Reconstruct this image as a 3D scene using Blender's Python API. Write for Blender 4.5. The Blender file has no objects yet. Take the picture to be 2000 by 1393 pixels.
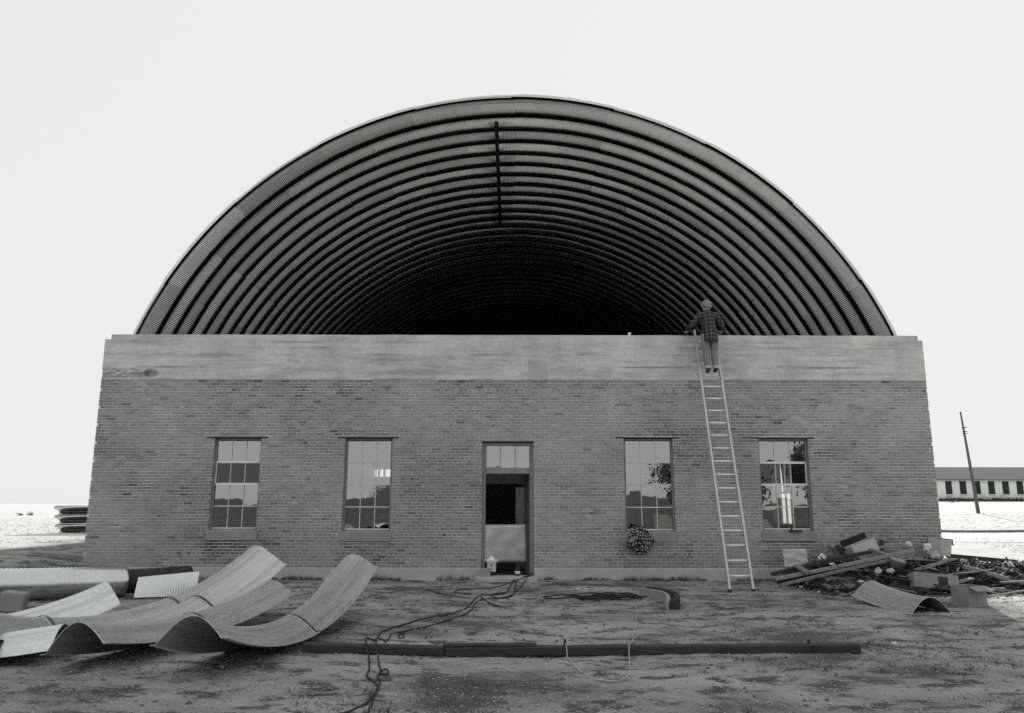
import bpy, bmesh, math, random
import numpy as np
from mathutils import Vector, Matrix, Euler, noise as mnoise

random.seed(7); rng = np.random.default_rng(7)
sc = bpy.context.scene
C = sc.collection
PI = math.pi

# ------------------------------------------------------------------ camera
F_PX = 1504.0; PITCH = math.atan(289 / F_PX); EYE = 1.62
cam_d = bpy.data.cameras.new('camera'); cam = bpy.data.objects.new('camera', cam_d); C.objects.link(cam)
cam_d.sensor_width = 36.0; cam_d.lens = 36.0 * F_PX / 2000.0
cam_d.clip_start = 0.05; cam_d.clip_end = 6000
cam.location = (0, 0, EYE)
cam.rotation_euler = Euler((PI / 2 + PITCH, 0, math.radians(0)), 'XYZ')
cam.rotation_euler = (Matrix.Rotation(PITCH + PI / 2, 3, 'X') @ Matrix.Rotation(math.radians(0.1), 3, 'Z')).to_euler()
sc.camera = cam

def at(px, py, Y):
    """point of the place at distance Y seen at a photograph pixel"""
    u = (px - 1000) / F_PX; v = (696.5 - py) / F_PX
    d = (u, math.cos(PITCH) - v * math.sin(PITCH), math.sin(PITCH) + v * math.cos(PITCH))
    t = Y / d[1]
    return Vector((d[0] * t, Y, EYE + d[2] * t))

# ------------------------------------------------------------------ sky, sun, exposure
SUN_EL = math.radians(28.0); SUN_AZ = math.atan2(0.36, 0.93)      # behind the hangar, to the right
w = bpy.data.worlds.new('World'); sc.world = w; w.use_nodes = True
nt = w.node_tree; nt.nodes.clear()
sky = nt.nodes.new('ShaderNodeTexSky'); sky.sky_type = 'NISHITA'; sky.sun_disc = False
sky.sun_elevation = SUN_EL; sky.sun_rotation = SUN_AZ; sky.dust_density = 2.0; sky.air_density = 1.0
bw = nt.nodes.new('ShaderNodeRGBToBW')
mp = nt.nodes.new('ShaderNodeMath'); mp.operation = 'ADD'; mp.inputs[1].default_value = 0.14
dv = nt.nodes.new('ShaderNodeMath'); dv.operation = 'DIVIDE'          # film shoulder x/(x+k): black-and-white film
mul = nt.nodes.new('ShaderNodeMath'); mul.operation = 'MULTIPLY'; mul.inputs[1].default_value = 8.75
hs = nt.nodes.new('ShaderNodeMix'); hs.data_type = 'RGBA'; hs.blend_type = 'MULTIPLY'; hs.inputs[0].default_value = 1.0
hs.inputs[7].default_value = (0.970, 1.0, 0.992, 1)
bg = nt.nodes.new('ShaderNodeBackground'); bg.inputs['Strength'].default_value = 0.1
out = nt.nodes.new('ShaderNodeOutputWorld')
L = nt.links.new
L(sky.outputs[0], bw.inputs[0]); L(bw.outputs[0], mp.inputs[0]); L(bw.outputs[0], dv.inputs[0]); L(mp.outputs[0], dv.inputs[1])
L(dv.outputs[0], mul.inputs[0]); L(mul.outputs[0], hs.inputs[6]); L(hs.outputs[2], bg.inputs['Color']); L(bg.outputs[0], out.inputs[0])
sun_d = bpy.data.lights.new('sun', 'SUN'); sun_d.energy = 4.2; sun_d.angle = math.radians(0.5); sun_d.color = (1.0, 0.99, 0.96)
sun = bpy.data.objects.new('sun', sun_d); C.objects.link(sun)
sv = Vector((math.sin(SUN_AZ) * math.cos(SUN_EL), math.cos(SUN_AZ) * math.cos(SUN_EL), math.sin(SUN_EL)))
sun.rotation_euler = sv.to_track_quat('Z', 'Y').to_euler(); sun.location = (30, 60, 40)
sc.view_settings.view_transform = 'Standard'; sc.view_settings.look = 'None'
sc.view_settings.exposure = 0.0; sc.view_settings.gamma = 1.0; sc.view_settings.use_curve_mapping = False
sc.cycles.use_denoising = False
sc.cycles.max_bounces = 8; sc.cycles.glossy_bounces = 1; sc.cycles.diffuse_bounces = 3; sc.cycles.use_adaptive_sampling = False; sc.cycles.transparent_max_bounces = 12
sc.cycles.caustics_reflective = False; sc.cycles.caustics_refractive = False; sc.cycles.sample_clamp_indirect = 0.8

# ------------------------------------------------------------------ materials (a black-and-white picture: greys with its faint green tone)
def g(v): return (v * 0.985, v, v * 0.962, 1.0)
MATS = {}
def node(nt, t, **kw):
    n = nt.nodes.new(t)
    for k, v in kw.items(): setattr(n, k, v)
    return n
def ramp(nt, fac, stops):
    r = node(nt, 'ShaderNodeValToRGB'); e = r.color_ramp.elements
    while len(e) < len(stops): e.new(0.5)
    for el, (p, v) in zip(e, stops): el.position = p; el.color = g(v) if not isinstance(v, tuple) else v
    nt.links.new(fac, r.inputs[0]); return r.outputs[0]
def noise_tex(nt, scale, detail=4, rough=0.6, vec=None, dist=0.0):
    n = node(nt, 'ShaderNodeTexNoise'); n.inputs['Scale'].default_value = scale; n.inputs['Detail'].default_value = detail
    n.inputs['Roughness'].default_value = rough; n.inputs['Distortion'].default_value = dist
    if vec is not None: nt.links.new(vec, n.inputs['Vector'])
    return n.outputs[0]
def coords(nt, scale=(1, 1, 1), kind='Object'):
    tc = node(nt, 'ShaderNodeTexCoord'); m = node(nt, 'ShaderNodeMapping'); m.inputs['Scale'].default_value = scale
    nt.links.new(tc.outputs[kind], m.inputs[0]); return m.outputs[0]
def mixc(nt, fac, a, b, mode='MIX'):
    m = node(nt, 'ShaderNodeMix'); m.data_type = 'RGBA'; m.blend_type = mode
    for i, s in ((0, fac), (6, a), (7, b)):
        if isinstance(s, (int, float)): m.inputs[i].default_value = s
        elif isinstance(s, tuple): m.inputs[i].default_value = s
        else: nt.links.new(s, m.inputs[i])
    return m.outputs[2]
def math_n(nt, op, a, b=None, clamp=False):
    m = node(nt, 'ShaderNodeMath'); m.operation = op; m.use_clamp = clamp
    for i, s in ((0, a), (1, b)):
        if s is None: continue
        if isinstance(s, (int, float)): m.inputs[i].default_value = s
        else: nt.links.new(s, m.inputs[i])
    return m.outputs[0]
def base(name, rough=0.8, metal=0.0, spec=0.3):
    m = bpy.data.materials.new(name); m.use_nodes = True; MATS[name] = m
    b = m.node_tree.nodes['Principled BSDF']
    b.inputs['Roughness'].default_value = rough; b.inputs['Metallic'].default_value = metal
    b.inputs['Specular IOR Level'].default_value = spec
    return m, m.node_tree, b
def bump(nt, b, h, strength=0.3, dist=0.01):
    n = node(nt, 'ShaderNodeBump'); n.inputs['Strength'].default_value = strength; n.inputs['Distance'].default_value = dist
    nt.links.new(h, n.inputs['Height']); nt.links.new(n.outputs[0], b.inputs['Normal'])
def simple(name, lo, hi, scale=6.0, rough=0.8, metal=0.0, stretch=(1, 1, 1), bmp=0.15, spec=0.3, dist=0.01):
    m, nt, b = base(name, rough, metal, spec)
    v = coords(nt, stretch); n = noise_tex(nt, scale, 6, 0.65, v)
    nt.links.new(ramp(nt, n, [(0.3, lo), (0.7, hi)]), b.inputs['Base Color'])
    if bmp: bump(nt, b, noise_tex(nt, scale * 6, 4, 0.6, v), bmp, dist)
    return m

def ramp_bw(nt, fac, lo, hi): return ramp(nt, fac, [(lo, (0, 0, 0, 1)), (hi, (1, 1, 1, 1))])
def mat_brick():
    m, nt, b = base('brick', 0.9)
    a = node(nt, 'ShaderNodeAttribute'); a.attribute_name = 'tone'
    tc = coords(nt, (1, 1, 1), 'Generated')
    geo = node(nt, 'ShaderNodeNewGeometry')
    n2 = noise_tex(nt, 45, 4, 0.7, geo.outputs['Position'])
    big = noise_tex(nt, 0.5, 4, 0.6, geo.outputs['Position'])
    c = ramp(nt, a.outputs['Fac'], [(0.0, 0.09), (0.3, 0.20), (0.6, 0.29), (1.0, 0.40)])
    c = mixc(nt, 1.0, c, ramp(nt, n2, [(0.25, (0.72, 0.72, 0.72, 1)), (0.75, (1.2, 1.2, 1.2, 1))]), 'MULTIPLY')
    # lime smear over the face, in patches
    sm = ramp(nt, big, [(0.42, (0, 0, 0, 1)), (0.62, (1, 1, 1, 1))])
    smf = math_n(nt, 'MULTIPLY', node_out_bw(nt, sm), 0.35)
    c = mixc(nt, smf, c, g(0.36))
    nt.links.new(c, b.inputs['Base Color']); bump(nt, b, n2, 0.4, 0.004)
def node_out_bw(nt, c):
    n = node(nt, 'ShaderNodeRGBToBW'); nt.links.new(c, n.inputs[0]); return n.outputs[0]
mat_brick()
simple('mortar', 0.48, 0.76, 1.2, 0.95, bmp=0.4)
def mat_concrete():
    m, nt, b = base('board_formed_concrete', 0.9)
    v = coords(nt, (0.22, 1, 2.2)); n = noise_tex(nt, 3.0, 8, 0.72, v)
    v2 = coords(nt, (1, 1, 1)); n2 = noise_tex(nt, 1.3, 6, 0.7, v2)
    n3 = noise_tex(nt, 30, 4, 0.7, v2)
    c = ramp(nt, n, [(0.28, 0.36), (0.5, 0.58), (0.75, 0.68)])
    c = mixc(nt, 1.0, c, ramp(nt, n2, [(0.3, (0.7, 0.7, 0.7, 1)), (0.65, (1.08, 1.08, 1.08, 1))]), 'MULTIPLY')
    c = mixc(nt, 1.0, c, ramp(nt, n3, [(0.3, (0.82, 0.82, 0.82, 1)), (0.6, (1.05, 1.05, 1.05, 1))]), 'MULTIPLY')
    a = node(nt, 'ShaderNodeAttribute'); a.attribute_name = 'seam'
    pit = ramp_bw(nt, noise_tex(nt, 11, 5, 0.75, coords(nt, (0.7, 1, 1.3))), 0.30, 0.36)
    c = mixc(nt, pit, g(0.2), c)
    c = mixc(nt, a.outputs['Fac'], c, g(0.13))
    nt.links.new(c, b.inputs['Base Color']); bump(nt, b, n3, 0.5, 0.006)
mat_concrete()
simple('plinth_concrete', 0.36, 0.50, 2.0, 0.9, bmp=0.5)
simple('sill_concrete', 0.24, 0.32, 3.0, 0.9, bmp=0.5)
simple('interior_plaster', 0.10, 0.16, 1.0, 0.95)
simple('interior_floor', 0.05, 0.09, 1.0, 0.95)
simple('steel_dark', 0.02, 0.04, 4.0, 0.7)
simple('white_paint', 0.5, 0.66, 8.0, 0.6)
simple('grey_paint', 0.20, 0.30, 8.0, 0.7)
simple('dark_paint', 0.10, 0.15, 8.0, 0.7)
simple('bright_paint', 0.7, 0.8, 8.0, 0.5)

def mat_galv(name, lo, hi, rough, metal, bscale=1.2, vary=False, fine=(0.85, 1.06)):
    m, nt, b = base(name, rough, metal, 0.5)
    v = coords(nt, (1, 1, 1)); n = noise_tex(nt, bscale, 6, 0.7, v); n2 = noise_tex(nt, 25, 4, 0.7, v)
    c = ramp(nt, n, [(0.3, lo), (0.7, hi)])
    c = mixc(nt, 1.0, c, ramp(nt, n2, [(0.3, (fine[0],) * 3 + (1,)), (0.7, (fine[1],) * 3 + (1,))]), 'MULTIPLY')
    if vary:
        oi = node(nt, 'ShaderNodeObjectInfo'); c = mixc(nt, 1.0, c, ramp(nt, oi.outputs['Random'], [(0.0, (0.74, 0.74, 0.74, 1)), (1.0, (1.16, 1.16, 1.16, 1))]), 'MULTIPLY')
    at_ = node(nt, 'ShaderNodeAttribute'); at_.attribute_name = 'panel_uv'
    mpn = node(nt, 'ShaderNodeMapping'); mpn.inputs['Scale'].default_value = (0.35, 9.0, 1.0); nt.links.new(at_.outputs['Vector'], mpn.inputs[0])
    st = noise_tex(nt, 1.6, 5, 0.7, mpn.outputs[0])
    c = mixc(nt, 1.0, c, ramp(nt, st, [(0.3, (0.74, 0.74, 0.74, 1)), (0.5, (1, 1, 1, 1)), (0.72, (1.22, 1.22, 1.22, 1))]), 'MULTIPLY')  # crest highlights painted into the base colour as lengthwise streaks
    nt.links.new(c, b.inputs['Base Color'])
    nt.links.new(ramp(nt, n2, [(0.3, (rough - .06,) * 3 + (1,)), (0.7, (rough + .1,) * 3 + (1,))]), b.inputs['Roughness'])
mat_galv('galvanised_roof', 0.31, 0.41, 0.17, 1.0, vary=True)
mat_galv('galvanised_sheet', 0.50, 0.60, 0.42, 0.82, fine=(0.97, 1.02))
mat_galv('galvanised_bright', 0.56, 0.70, 0.26, 0.95)
mat_galv('aluminium', 0.5, 0.6, 0.45, 0.5, 8)
mat_galv('foil', 0.82, 0.9, 0.4, 0.3, 3)

def mat_glass(name, refl):
    m = bpy.data.materials.new(name); m.use_nodes = True; MATS[name] = m; nt = m.node_tree; nt.nodes.clear()
    o = node(nt, 'ShaderNodeOutputMaterial'); mx = node(nt, 'ShaderNodeMixShader')
    tr = node(nt, 'ShaderNodeBsdfTransparent'); gl = node(nt, 'ShaderNodeBsdfGlossy')
    tr.inputs[0].default_value = g(0.9); gl.inputs['Roughness'].default_value = 0.012; gl.inputs[0].default_value = g(0.95)
    fr = node(nt, 'ShaderNodeFresnel'); fr.inputs[0].default_value = 1.5
    f = math_n(nt, 'ADD', fr.outputs[0], refl, True)
    bp = node(nt, 'ShaderNodeBump'); bp.inputs['Strength'].default_value = 0.12; bp.inputs['Distance'].default_value = 0.01
    nt.links.new(noise_tex(nt, 3.0, 1, 0.3, coords(nt)), bp.inputs['Height']); nt.links.new(bp.outputs[0], gl.inputs['Normal'])
    nt.links.new(f, mx.inputs[0]); nt.links.new(tr.outputs[0], mx.inputs[1]); nt.links.new(gl.outputs[0], mx.inputs[2]); nt.links.new(mx.outputs[0], o.inputs[0])
mat_glass('window_glass', 0.32); mat_glass('clear_glass', 0.03)

def mat_ground():
    m, nt, b = base('ground', 0.95, spec=0.15)
    geo = node(nt, 'ShaderNodeNewGeometry'); P = geo.outputs['Position']
    mp = node(nt, 'ShaderNodeMapping'); mp.inputs['Scale'].default_value = (0.6, 1.0, 1.0); nt.links.new(P, mp.inputs[0]); PS = mp.outputs[0]
    patch = noise_tex(nt, 0.75, 7, 0.68, PS, 0.4)
    patch2 = noise_tex(nt, 2.6, 6, 0.72, PS, 0.3)
    fine = noise_tex(nt, 60, 6, 0.85, P)
    vor = node(nt, 'ShaderNodeTexVoronoi'); vor.inputs['Scale'].default_value = 34; nt.links.new(P, vor.inputs['Vector'])
    c = ramp(nt, patch, [(0.37, 0.11), (0.46, 0.26), (0.57, 0.36), (0.72, 0.41)])
    c = mixc(nt, ramp_bw(nt, patch2, 0.41, 0.49), g(0.09), c)
    c = mixc(nt, 1.0, c, ramp(nt, fine, [(0.3, (0.42, 0.42, 0.42, 1)), (0.5, (1, 1, 1, 1)), (0.7, (1.7, 1.7, 1.7, 1))]), 'MULTIPLY')
    peb = math_n(nt, 'LESS_THAN', vor.outputs['Distance'], 0.16)
    pr = math_n(nt, 'GREATER_THAN', node_out_bw(nt, vor.outputs['Color']), 0.62)
    c = mixc(nt, math_n(nt, 'MULTIPLY', peb, pr), c, g(0.55))
    # pasture of dry grass outside the worn yard
    sx = node(nt, 'ShaderNodeSeparateXYZ'); nt.links.new(P, sx.inputs[0])
    wob = math_n(nt, 'MULTIPLY', math_n(nt, 'SUBTRACT', noise_tex(nt, 0.3, 5, 0.7, P), 0.5), 9.0)
    right = math_n(nt, 'SUBTRACT', math_n(nt, 'ADD', sx.outputs[0], math_n(nt, 'MULTIPLY', wob, 0.4)), 8.0)  # pale ground drawn inward on this side to whiten the sunlit patch
    left = math_n(nt, 'SUBTRACT', math_n(nt, 'ADD', math_n(nt, 'MULTIPLY', sx.outputs[0], -1.0), wob), 12.8)
    back = math_n(nt, 'SUBTRACT', math_n(nt, 'ADD', sx.outputs[1], wob), 26.0)
    behind = math_n(nt, 'SUBTRACT', math_n(nt, 'ADD', math_n(nt, 'MULTIPLY', sx.outputs[1], -1.0), wob), 4.0)
    mx = math_n(nt, 'MAXIMUM', math_n(nt, 'MAXIMUM', right, left), math_n(nt, 'MAXIMUM', back, math_n(nt, 'ADD', behind, 2.0)))
    dark_band = math_n(nt, 'MULTIPLY', math_n(nt, 'MULTIPLY', math_n(nt, 'SUBTRACT', behind, 7.0), 0.5, True), math_n(nt, 'SUBTRACT', 16.0, math_n(nt, 'MULTIPLY', behind, 0.5), True))  # dark ground band added out of view to darken the pane reflections
    mask = math_n(nt, 'ADD', math_n(nt, 'MULTIPLY', mx, 0.6), 0.3, True)
    gn = noise_tex(nt, 1.1, 8, 0.75, PS, 0.5)
    grass = ramp(nt, gn, [(0.25, 0.42), (0.42, 0.66), (0.7, 0.76)])
    grass = mixc(nt, 1.0, grass, ramp(nt, fine, [(0.3, (0.85, 0.85, 0.85, 1)), (0.7, (1.08, 1.08, 1.08, 1))]), 'MULTIPLY')
    c = mixc(nt, mask, c, grass)
    c = mixc(nt, dark_band, c, ramp(nt, gn, [(0.35, 0.05), (0.65, 0.12)]))
    nt.links.new(c, b.inputs['Base Color'])
    h = math_n(nt, 'ADD', fine, math_n(nt, 'MULTIPLY', vor.outputs['Distance'], -0.6))
    bump(nt, b, h, 0.7, 0.02)
mat_ground()
simple('road', 0.62, 0.72, 1.5, 0.9)
simple('kerb', 0.14, 0.22, 3.0, 0.9)
simple('weeds', 0.05, 0.11, 5.0, 0.9, bmp=0)
simple('dry_grass', 0.6, 0.78, 5.0, 0.9, bmp=0)
simple('clod', 0.06, 0.16, 9.0, 0.95, bmp=0)
simple('pebble', 0.24, 0.40, 3.0, 0.8, bmp=0)
simple('wood', 0.10, 0.28, 5.0, 0.9, stretch=(1, 8, 8), bmp=0.3)
simple('wood_dark', 0.025, 0.06, 5.0, 0.85, stretch=(1, 8, 8), bmp=0.3)
simple('wood_light', 0.22, 0.34, 5.0, 0.9, stretch=(1, 8, 8), bmp=0.3)
simple('cardboard', 0.20, 0.32, 4.0, 0.95, bmp=0.05)
simple('cardboard_light', 0.40, 0.52, 4.0, 0.95, bmp=0.05)
simple('paper', 0.55, 0.75, 6.0, 0.9, bmp=0.05)
simple('tar_paper', 0.015, 0.035, 4.0, 0.8)
simple('rubbish', 0.02, 0.07, 7.0, 0.9)
simple('cable', 0.015, 0.03, 8.0, 0.6, bmp=0)
simple('pale_wire', 0.42, 0.55, 8.0, 0.6, bmp=0)
simple('skin', 0.3, 0.36, 20.0, 0.7, bmp=0)
simple('hair', 0.12, 0.36, 45.0, 0.9, bmp=0.5)
simple('trousers', 0.16, 0.25, 14.0, 0.95, bmp=0.3)
simple('shoe', 0.03, 0.05, 20.0, 0.7, bmp=0)
simple('sock', 0.4, 0.5, 20.0, 0.9, bmp=0)
simple('white_plastic', 0.72, 0.8, 8.0, 0.5, bmp=0)
simple('pole_wood', 0.08, 0.15, 3.0, 0.95, stretch=(8, 8, 0.5))
simple('roof_shingle', 0.12, 0.18, 2.0, 0.95, bmp=0.5)
simple('barrack_wall', 0.76, 0.86, 0.6, 0.9)
simple('foliage', 0.04, 0.10, 5.0, 0.9, bmp=0)
simple('bark', 0.07, 0.14, 5.0, 0.95)
def mat_plaid(name, lo, mid, hi, p, warp=0.02):
    m, nt, b = base(name, 0.95, spec=0.1)
    wv = node(nt, 'ShaderNodeTexNoise'); wv.inputs['Scale'].default_value = 5.0; nt.links.new(coords(nt), wv.inputs['Vector'])
    ad = node(nt, 'ShaderNodeMix'); ad.data_type = 'VECTOR'; ad.inputs[0].default_value = warp; nt.links.new(coords(nt), ad.inputs[4]); nt.links.new(wv.outputs['Color'], ad.inputs[5])
    sx = node(nt, 'ShaderNodeSeparateXYZ'); nt.links.new(ad.outputs[1], sx.inputs[0])
    def band(s, ph):
        f = math_n(nt, 'FRACT', math_n(nt, 'ADD', math_n(nt, 'MULTIPLY', s, 1.0 / p), ph))
        return math_n(nt, 'LESS_THAN', f, 0.42)
    su = math_n(nt, 'ADD', band(sx.outputs[0], 0.1), band(sx.outputs[2], 0.3))
    c = ramp(nt, math_n(nt, 'MULTIPLY', su, 0.5), [(0.0, lo), (0.5, mid), (1.0, hi)])
    c = mixc(nt, 1.0, c, ramp(nt, noise_tex(nt, 60, 3, 0.6, coords(nt)), [(0.3, (0.8,) * 3 + (1,)), (0.7, (1.15,) * 3 + (1,))]), 'MULTIPLY')
    nt.links.new(c, b.inputs['Base Color']); bump(nt, b, noise_tex(nt, 14, 3, 0.6, coords(nt)), 0.4, 0.02)
mat_plaid('plaid_shirt', 0.035, 0.07, 0.12, 0.085)
mat_plaid('plaid_jacket', 0.02, 0.10, 0.42, 0.06, 0.22)

# ------------------------------------------------------------------ mesh helpers
def mesh_obj(name, verts, faces, mat, parent=None, smooth=False, attrs=None):
    me = bpy.data.meshes.new(name); me.from_pydata([tuple(v) for v in verts], [], [tuple(int(i) for i in f) for f in faces])
    me.validate(); me.update()
    if mat: me.materials.append(MATS[mat])
    if smooth: me.shade_smooth()
    if attrs:
        for an, dom, vals in attrs:
            a = me.attributes.new(an, 'FLOAT', dom); a.data.foreach_set('value', np.asarray(vals, np.float32))
    return link(name, me, parent)
def link(name, me, parent=None):
    o = bpy.data.objects.new(name, me); C.objects.link(o)
    if parent: o.parent = parent
    return o
def empty(name, loc=(0, 0, 0)):
    o = bpy.data.objects.new(name, None); o.location = loc; o.empty_display_size = 0.2; C.objects.link(o); return o
def tag(o, label=None, cat=None, group=None, kind=None):
    if label: o['label'] = label
    if cat: o['category'] = cat
    if group: o['group'] = group
    if kind: o['kind'] = kind
    return o
BF = [(0, 3, 2, 1), (4, 5, 6, 7), (0, 1, 5, 4), (1, 2, 6, 5), (2, 3, 7, 6), (3, 0, 4, 7)]
class MB:
    def __init__(s): s.v = []; s.f = []
    def box(s, x0, x1, y0, y1, z0, z1, M=None):
        n = len(s.v); p = [(x0, y0, z0), (x1, y0, z0), (x1, y1, z0), (x0, y1, z0), (x0, y0, z1), (x1, y0, z1), (x1, y1, z1), (x0, y1, z1)]
        if M is not None: p = [tuple(M @ Vector(q)) for q in p]
        s.v += p; s.f += [tuple(n + i for i in f) for f in BF]; return s
    def bar(s, a, b, w, t, up=(0, 0, 1), seg=1, sag=0.0):
        a = Vector(a); b = Vector(b); d = (b - a).normalized(); u = Vector(up)
        x = d.cross(u).normalized(); z = x.cross(d).normalized(); n = len(s.v)
        for i in range(seg + 1):
            k = i / seg; c = a.lerp(b, k) + z * (sag * 4 * k * (1 - k))
            for sx, sz in ((-1, -1), (1, -1), (1, 1), (-1, 1)): s.v.append(tuple(c + x * (w / 2 * sx) + z * (t / 2 * sz)))
        s.f.append((n + 3, n + 2, n + 1, n)); m = n + seg * 4; s.f.append((m, m + 1, m + 2, m + 3))
        for i in range(seg):
            for k in range(4):
                j = (k + 1) % 4; q = n + i * 4; s.f.append((q + k, q + j, q + 4 + j, q + 4 + k))
        return s
    def tube(s, pts, r, n=8, cap=True):
        pts = [Vector(p) for p in pts]; rs = r if isinstance(r, (list, tuple)) else [r] * len(pts)
        t0 = (pts[1] - pts[0]).normalized(); up = Vector((0, 0, 1)) if abs(t0.z) < 0.9 else Vector((1, 0, 0))
        x = t0.cross(up).normalized(); st = len(s.v)
        for i, p in enumerate(pts):
            t = (pts[min(i + 1, len(pts) - 1)] - pts[max(i - 1, 0)]).normalized()
            x = (x - t * x.dot(t)).normalized(); y = t.cross(x); ri = rs[i]
            rx, ry = ri if isinstance(ri, (tuple, list)) else (ri, ri)
            for k in range(n):
                a = 2 * PI * k / n; s.v.append(tuple(p + x * (math.cos(a) * rx) + y * (math.sin(a) * ry)))
        for i in range(len(pts) - 1):
            for k in range(n):
                j = (k + 1) % n; q = st + i * n; s.f.append((q + k, q + j, q + n + j, q + n + k))
        if cap: s.f.append(tuple(st + k for k in range(n))[::-1]); e = st + (len(pts) - 1) * n; s.f.append(tuple(e + k for k in range(n)))
        return s
    def quad(s, a, b, c, d):
        n = len(s.v); s.v += [tuple(a), tuple(b), tuple(c), tuple(d)]; s.f.append((n, n + 1, n + 2, n + 3)); return s
    def grid(s, P):
        n = len(s.v); h, wd = len(P), len(P[0])
        for r in P: s.v += [tuple(q) for q in r]
        for i in range(h - 1):
            for j in range(wd - 1): s.f.append((n + i * wd + j, n + i * wd + j + 1, n + (i + 1) * wd + j + 1, n + (i + 1) * wd + j))
        return s
    def obj(s, name, mat, parent=None, smooth=False): return mesh_obj(name, s.v, s.f, mat, parent, smooth)
def bevel(o, w=0.008, seg=1):
    m = o.modifiers.new('bevel', 'BEVEL'); m.width = w; m.segments = seg; m.limit_method = 'ANGLE'; return o
def solid(o, t):
    m = o.modifiers.new('solid', 'SOLIDIFY'); m.thickness = t; m.offset = 0; return o
def catmull(pts, n):
    pts = [Vector(p) for p in pts]; r = []
    for i in range(len(pts) - 1):
        p0 = pts[max(i - 1, 0)]; p1 = pts[i]; p2 = pts[i + 1]; p3 = pts[min(i + 2, len(pts) - 1)]
        for k in range(n):
            t = k / n; r.append(0.5 * ((2 * p1) + (p2 - p0) * t + (2 * p0 - 5 * p1 + 4 * p2 - p3) * t * t + (3 * p1 - p0 - 3 * p2 + p3) * t ** 3))
    r.append(pts[-1]); return r

# ------------------------------------------------------------------ terrain
def sst(a, b, x): t = np.clip((x - a) / (b - a), 0, 1); return t * t * (3 - 2 * t)
def H(x, y):
    x = np.asarray(x, float); y = np.asarray(y, float)
    left = 0.5 * sst(6, 13, -x) * sst(11, 19, y)
    right = sst(7, 16, x) * 0.0248 * np.clip(y - 19, 0, 90)
    und = 0.025 * np.sin(x * 0.9 + 1.3 * np.sin(y * 0.5)) * np.cos(y * 0.7 + 0.4)
    return left + right + und * (1 - 0.6 * sst(16.5, 17.2, y) * sst(19, 18, y))
def Hs(x, y): return float(H(x, y))
def axis(lo, hi, step, far, gr=1.13):
    a = list(np.arange(lo, hi + 1e-6, step)); s = step; p = hi
    while p < far: s *= gr; p += s; a.append(p)
    s = step; p = lo; b = []
    while p > -far: s *= gr; p -= s; b.append(p)
    return np.array(b[::-1] + a)
gx = axis(-14, 14, 0.14, 3500); gy = axis(5.5, 20, 0.14, 3500)
X, Y = np.meshgrid(gx, gy); Z = H(X, Y)
near = (np.abs(X) < 14.5) & (Y > 5) & (Y < 21)
Z = Z + np.where(near, rng.normal(0, 0.006, Z.shape), 0)
V = np.c_[X.ravel(), Y.ravel(), Z.ravel()]; nx = len(gx); ny = len(gy)
ii, jj = np.meshgrid(np.arange(ny - 1), np.arange(nx - 1), indexing='ij'); q = (ii * nx + jj).ravel()
Fq = np.c_[q, q + 1, q + nx + 1, q + nx]
tag(mesh_obj('ground', V, Fq, 'ground', smooth=True), kind='structure')

# ------------------------------------------------------------------ hangar: front wall
FY = 17.5; XL, XR = -9.45, 9.53; Z_BR0, Z_BR1, Z_TOP = 0.25, 4.43, 5.5; TH = 0.40
hangar = tag(empty('arched_hangar', (0, FY, 0)), 'brick-fronted hangar with open corrugated steel arch vault and concrete parapet', 'hangar')
hangar.location = (0, 0, 0)
WINS = [(-6.74, -5.67, 1.04, 3.09), (-3.78, -2.70, 1.02, 3.09), (2.53, 3.65, 1.02, 3.10), (5.58, 6.71, 1.04, 3.10)]
DOOR = (-0.67, 0.49, 0.0, 3.01)
OPEN = WINS + [DOOR]
def wall_boxes(mb, x0, x1, z0, z1, y0, y1, opens):
    xs = sorted({x0, x1} | {o[0] for o in opens} | {o[1] for o in opens})
    for a, b in zip(xs[:-1], xs[1:]):
        c = (a + b) / 2; ops = sorted([(max(o[2], z0), min(o[3], z1)) for o in opens if o[0] < c < o[1]])
        z = z0
        for p, r in ops:
            if p > z: mb.box(a, b, y0, y1, z, p)
            z = max(z, r)
        if z < z1: mb.box(a, b, y0, y1, z, z1)
    return mb
wall = wall_boxes(MB(), XL + .004, XR - .004, Z_BR0 - .02, Z_BR1 + 0.02, FY + 0.010, FY + TH, OPEN).obj('front_wall', 'mortar', hangar)
# bricks, laid in running bond with a header course every sixth
PZ = 0.0679; PX = 0.2125; JT = 0.0165
bricks = []
ncourse = int(round((Z_BR1 - Z_BR0) / PZ)); PZ = (Z_BR1 - Z_BR0) / ncourse
def clip_iv(a, b, z0, z1):
    segs = [(a, b)]
    for o in OPEN:
        if z1 <= o[2] + 0.012 or z0 >= o[3] - 0.012: continue
        ns = []
        for p, r in segs:
            if r <= o[0] or p >= o[1]: ns.append((p, r)); continue
            if p < o[0]: ns.append((p, o[0]))
            if r > o[1]: ns.append((o[1], r))
        segs = ns
    return [s for s in segs if s[1] - s[0] > 0.010]
for c in range(ncourse):
    z0 = Z_BR0 + c * PZ; hdr = (c % 6 == 4); px = PX / 2 if hdr else PX
    x = XL - (0.5 * PX if (c % 2 and not hdr) else (0.25 * PX if hdr else 0)) - 0.0
    while x < XR:
        a, b = max(x, XL), min(x + px - JT, XR)
        if b - a > 0.04:
            for p, r in clip_iv(a, b, z0, z0 + PZ): bricks.append((p, r, z0 + JT / 2, z0 + PZ - JT / 2, c, (r - p) > 0.18))
        x += px
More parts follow.
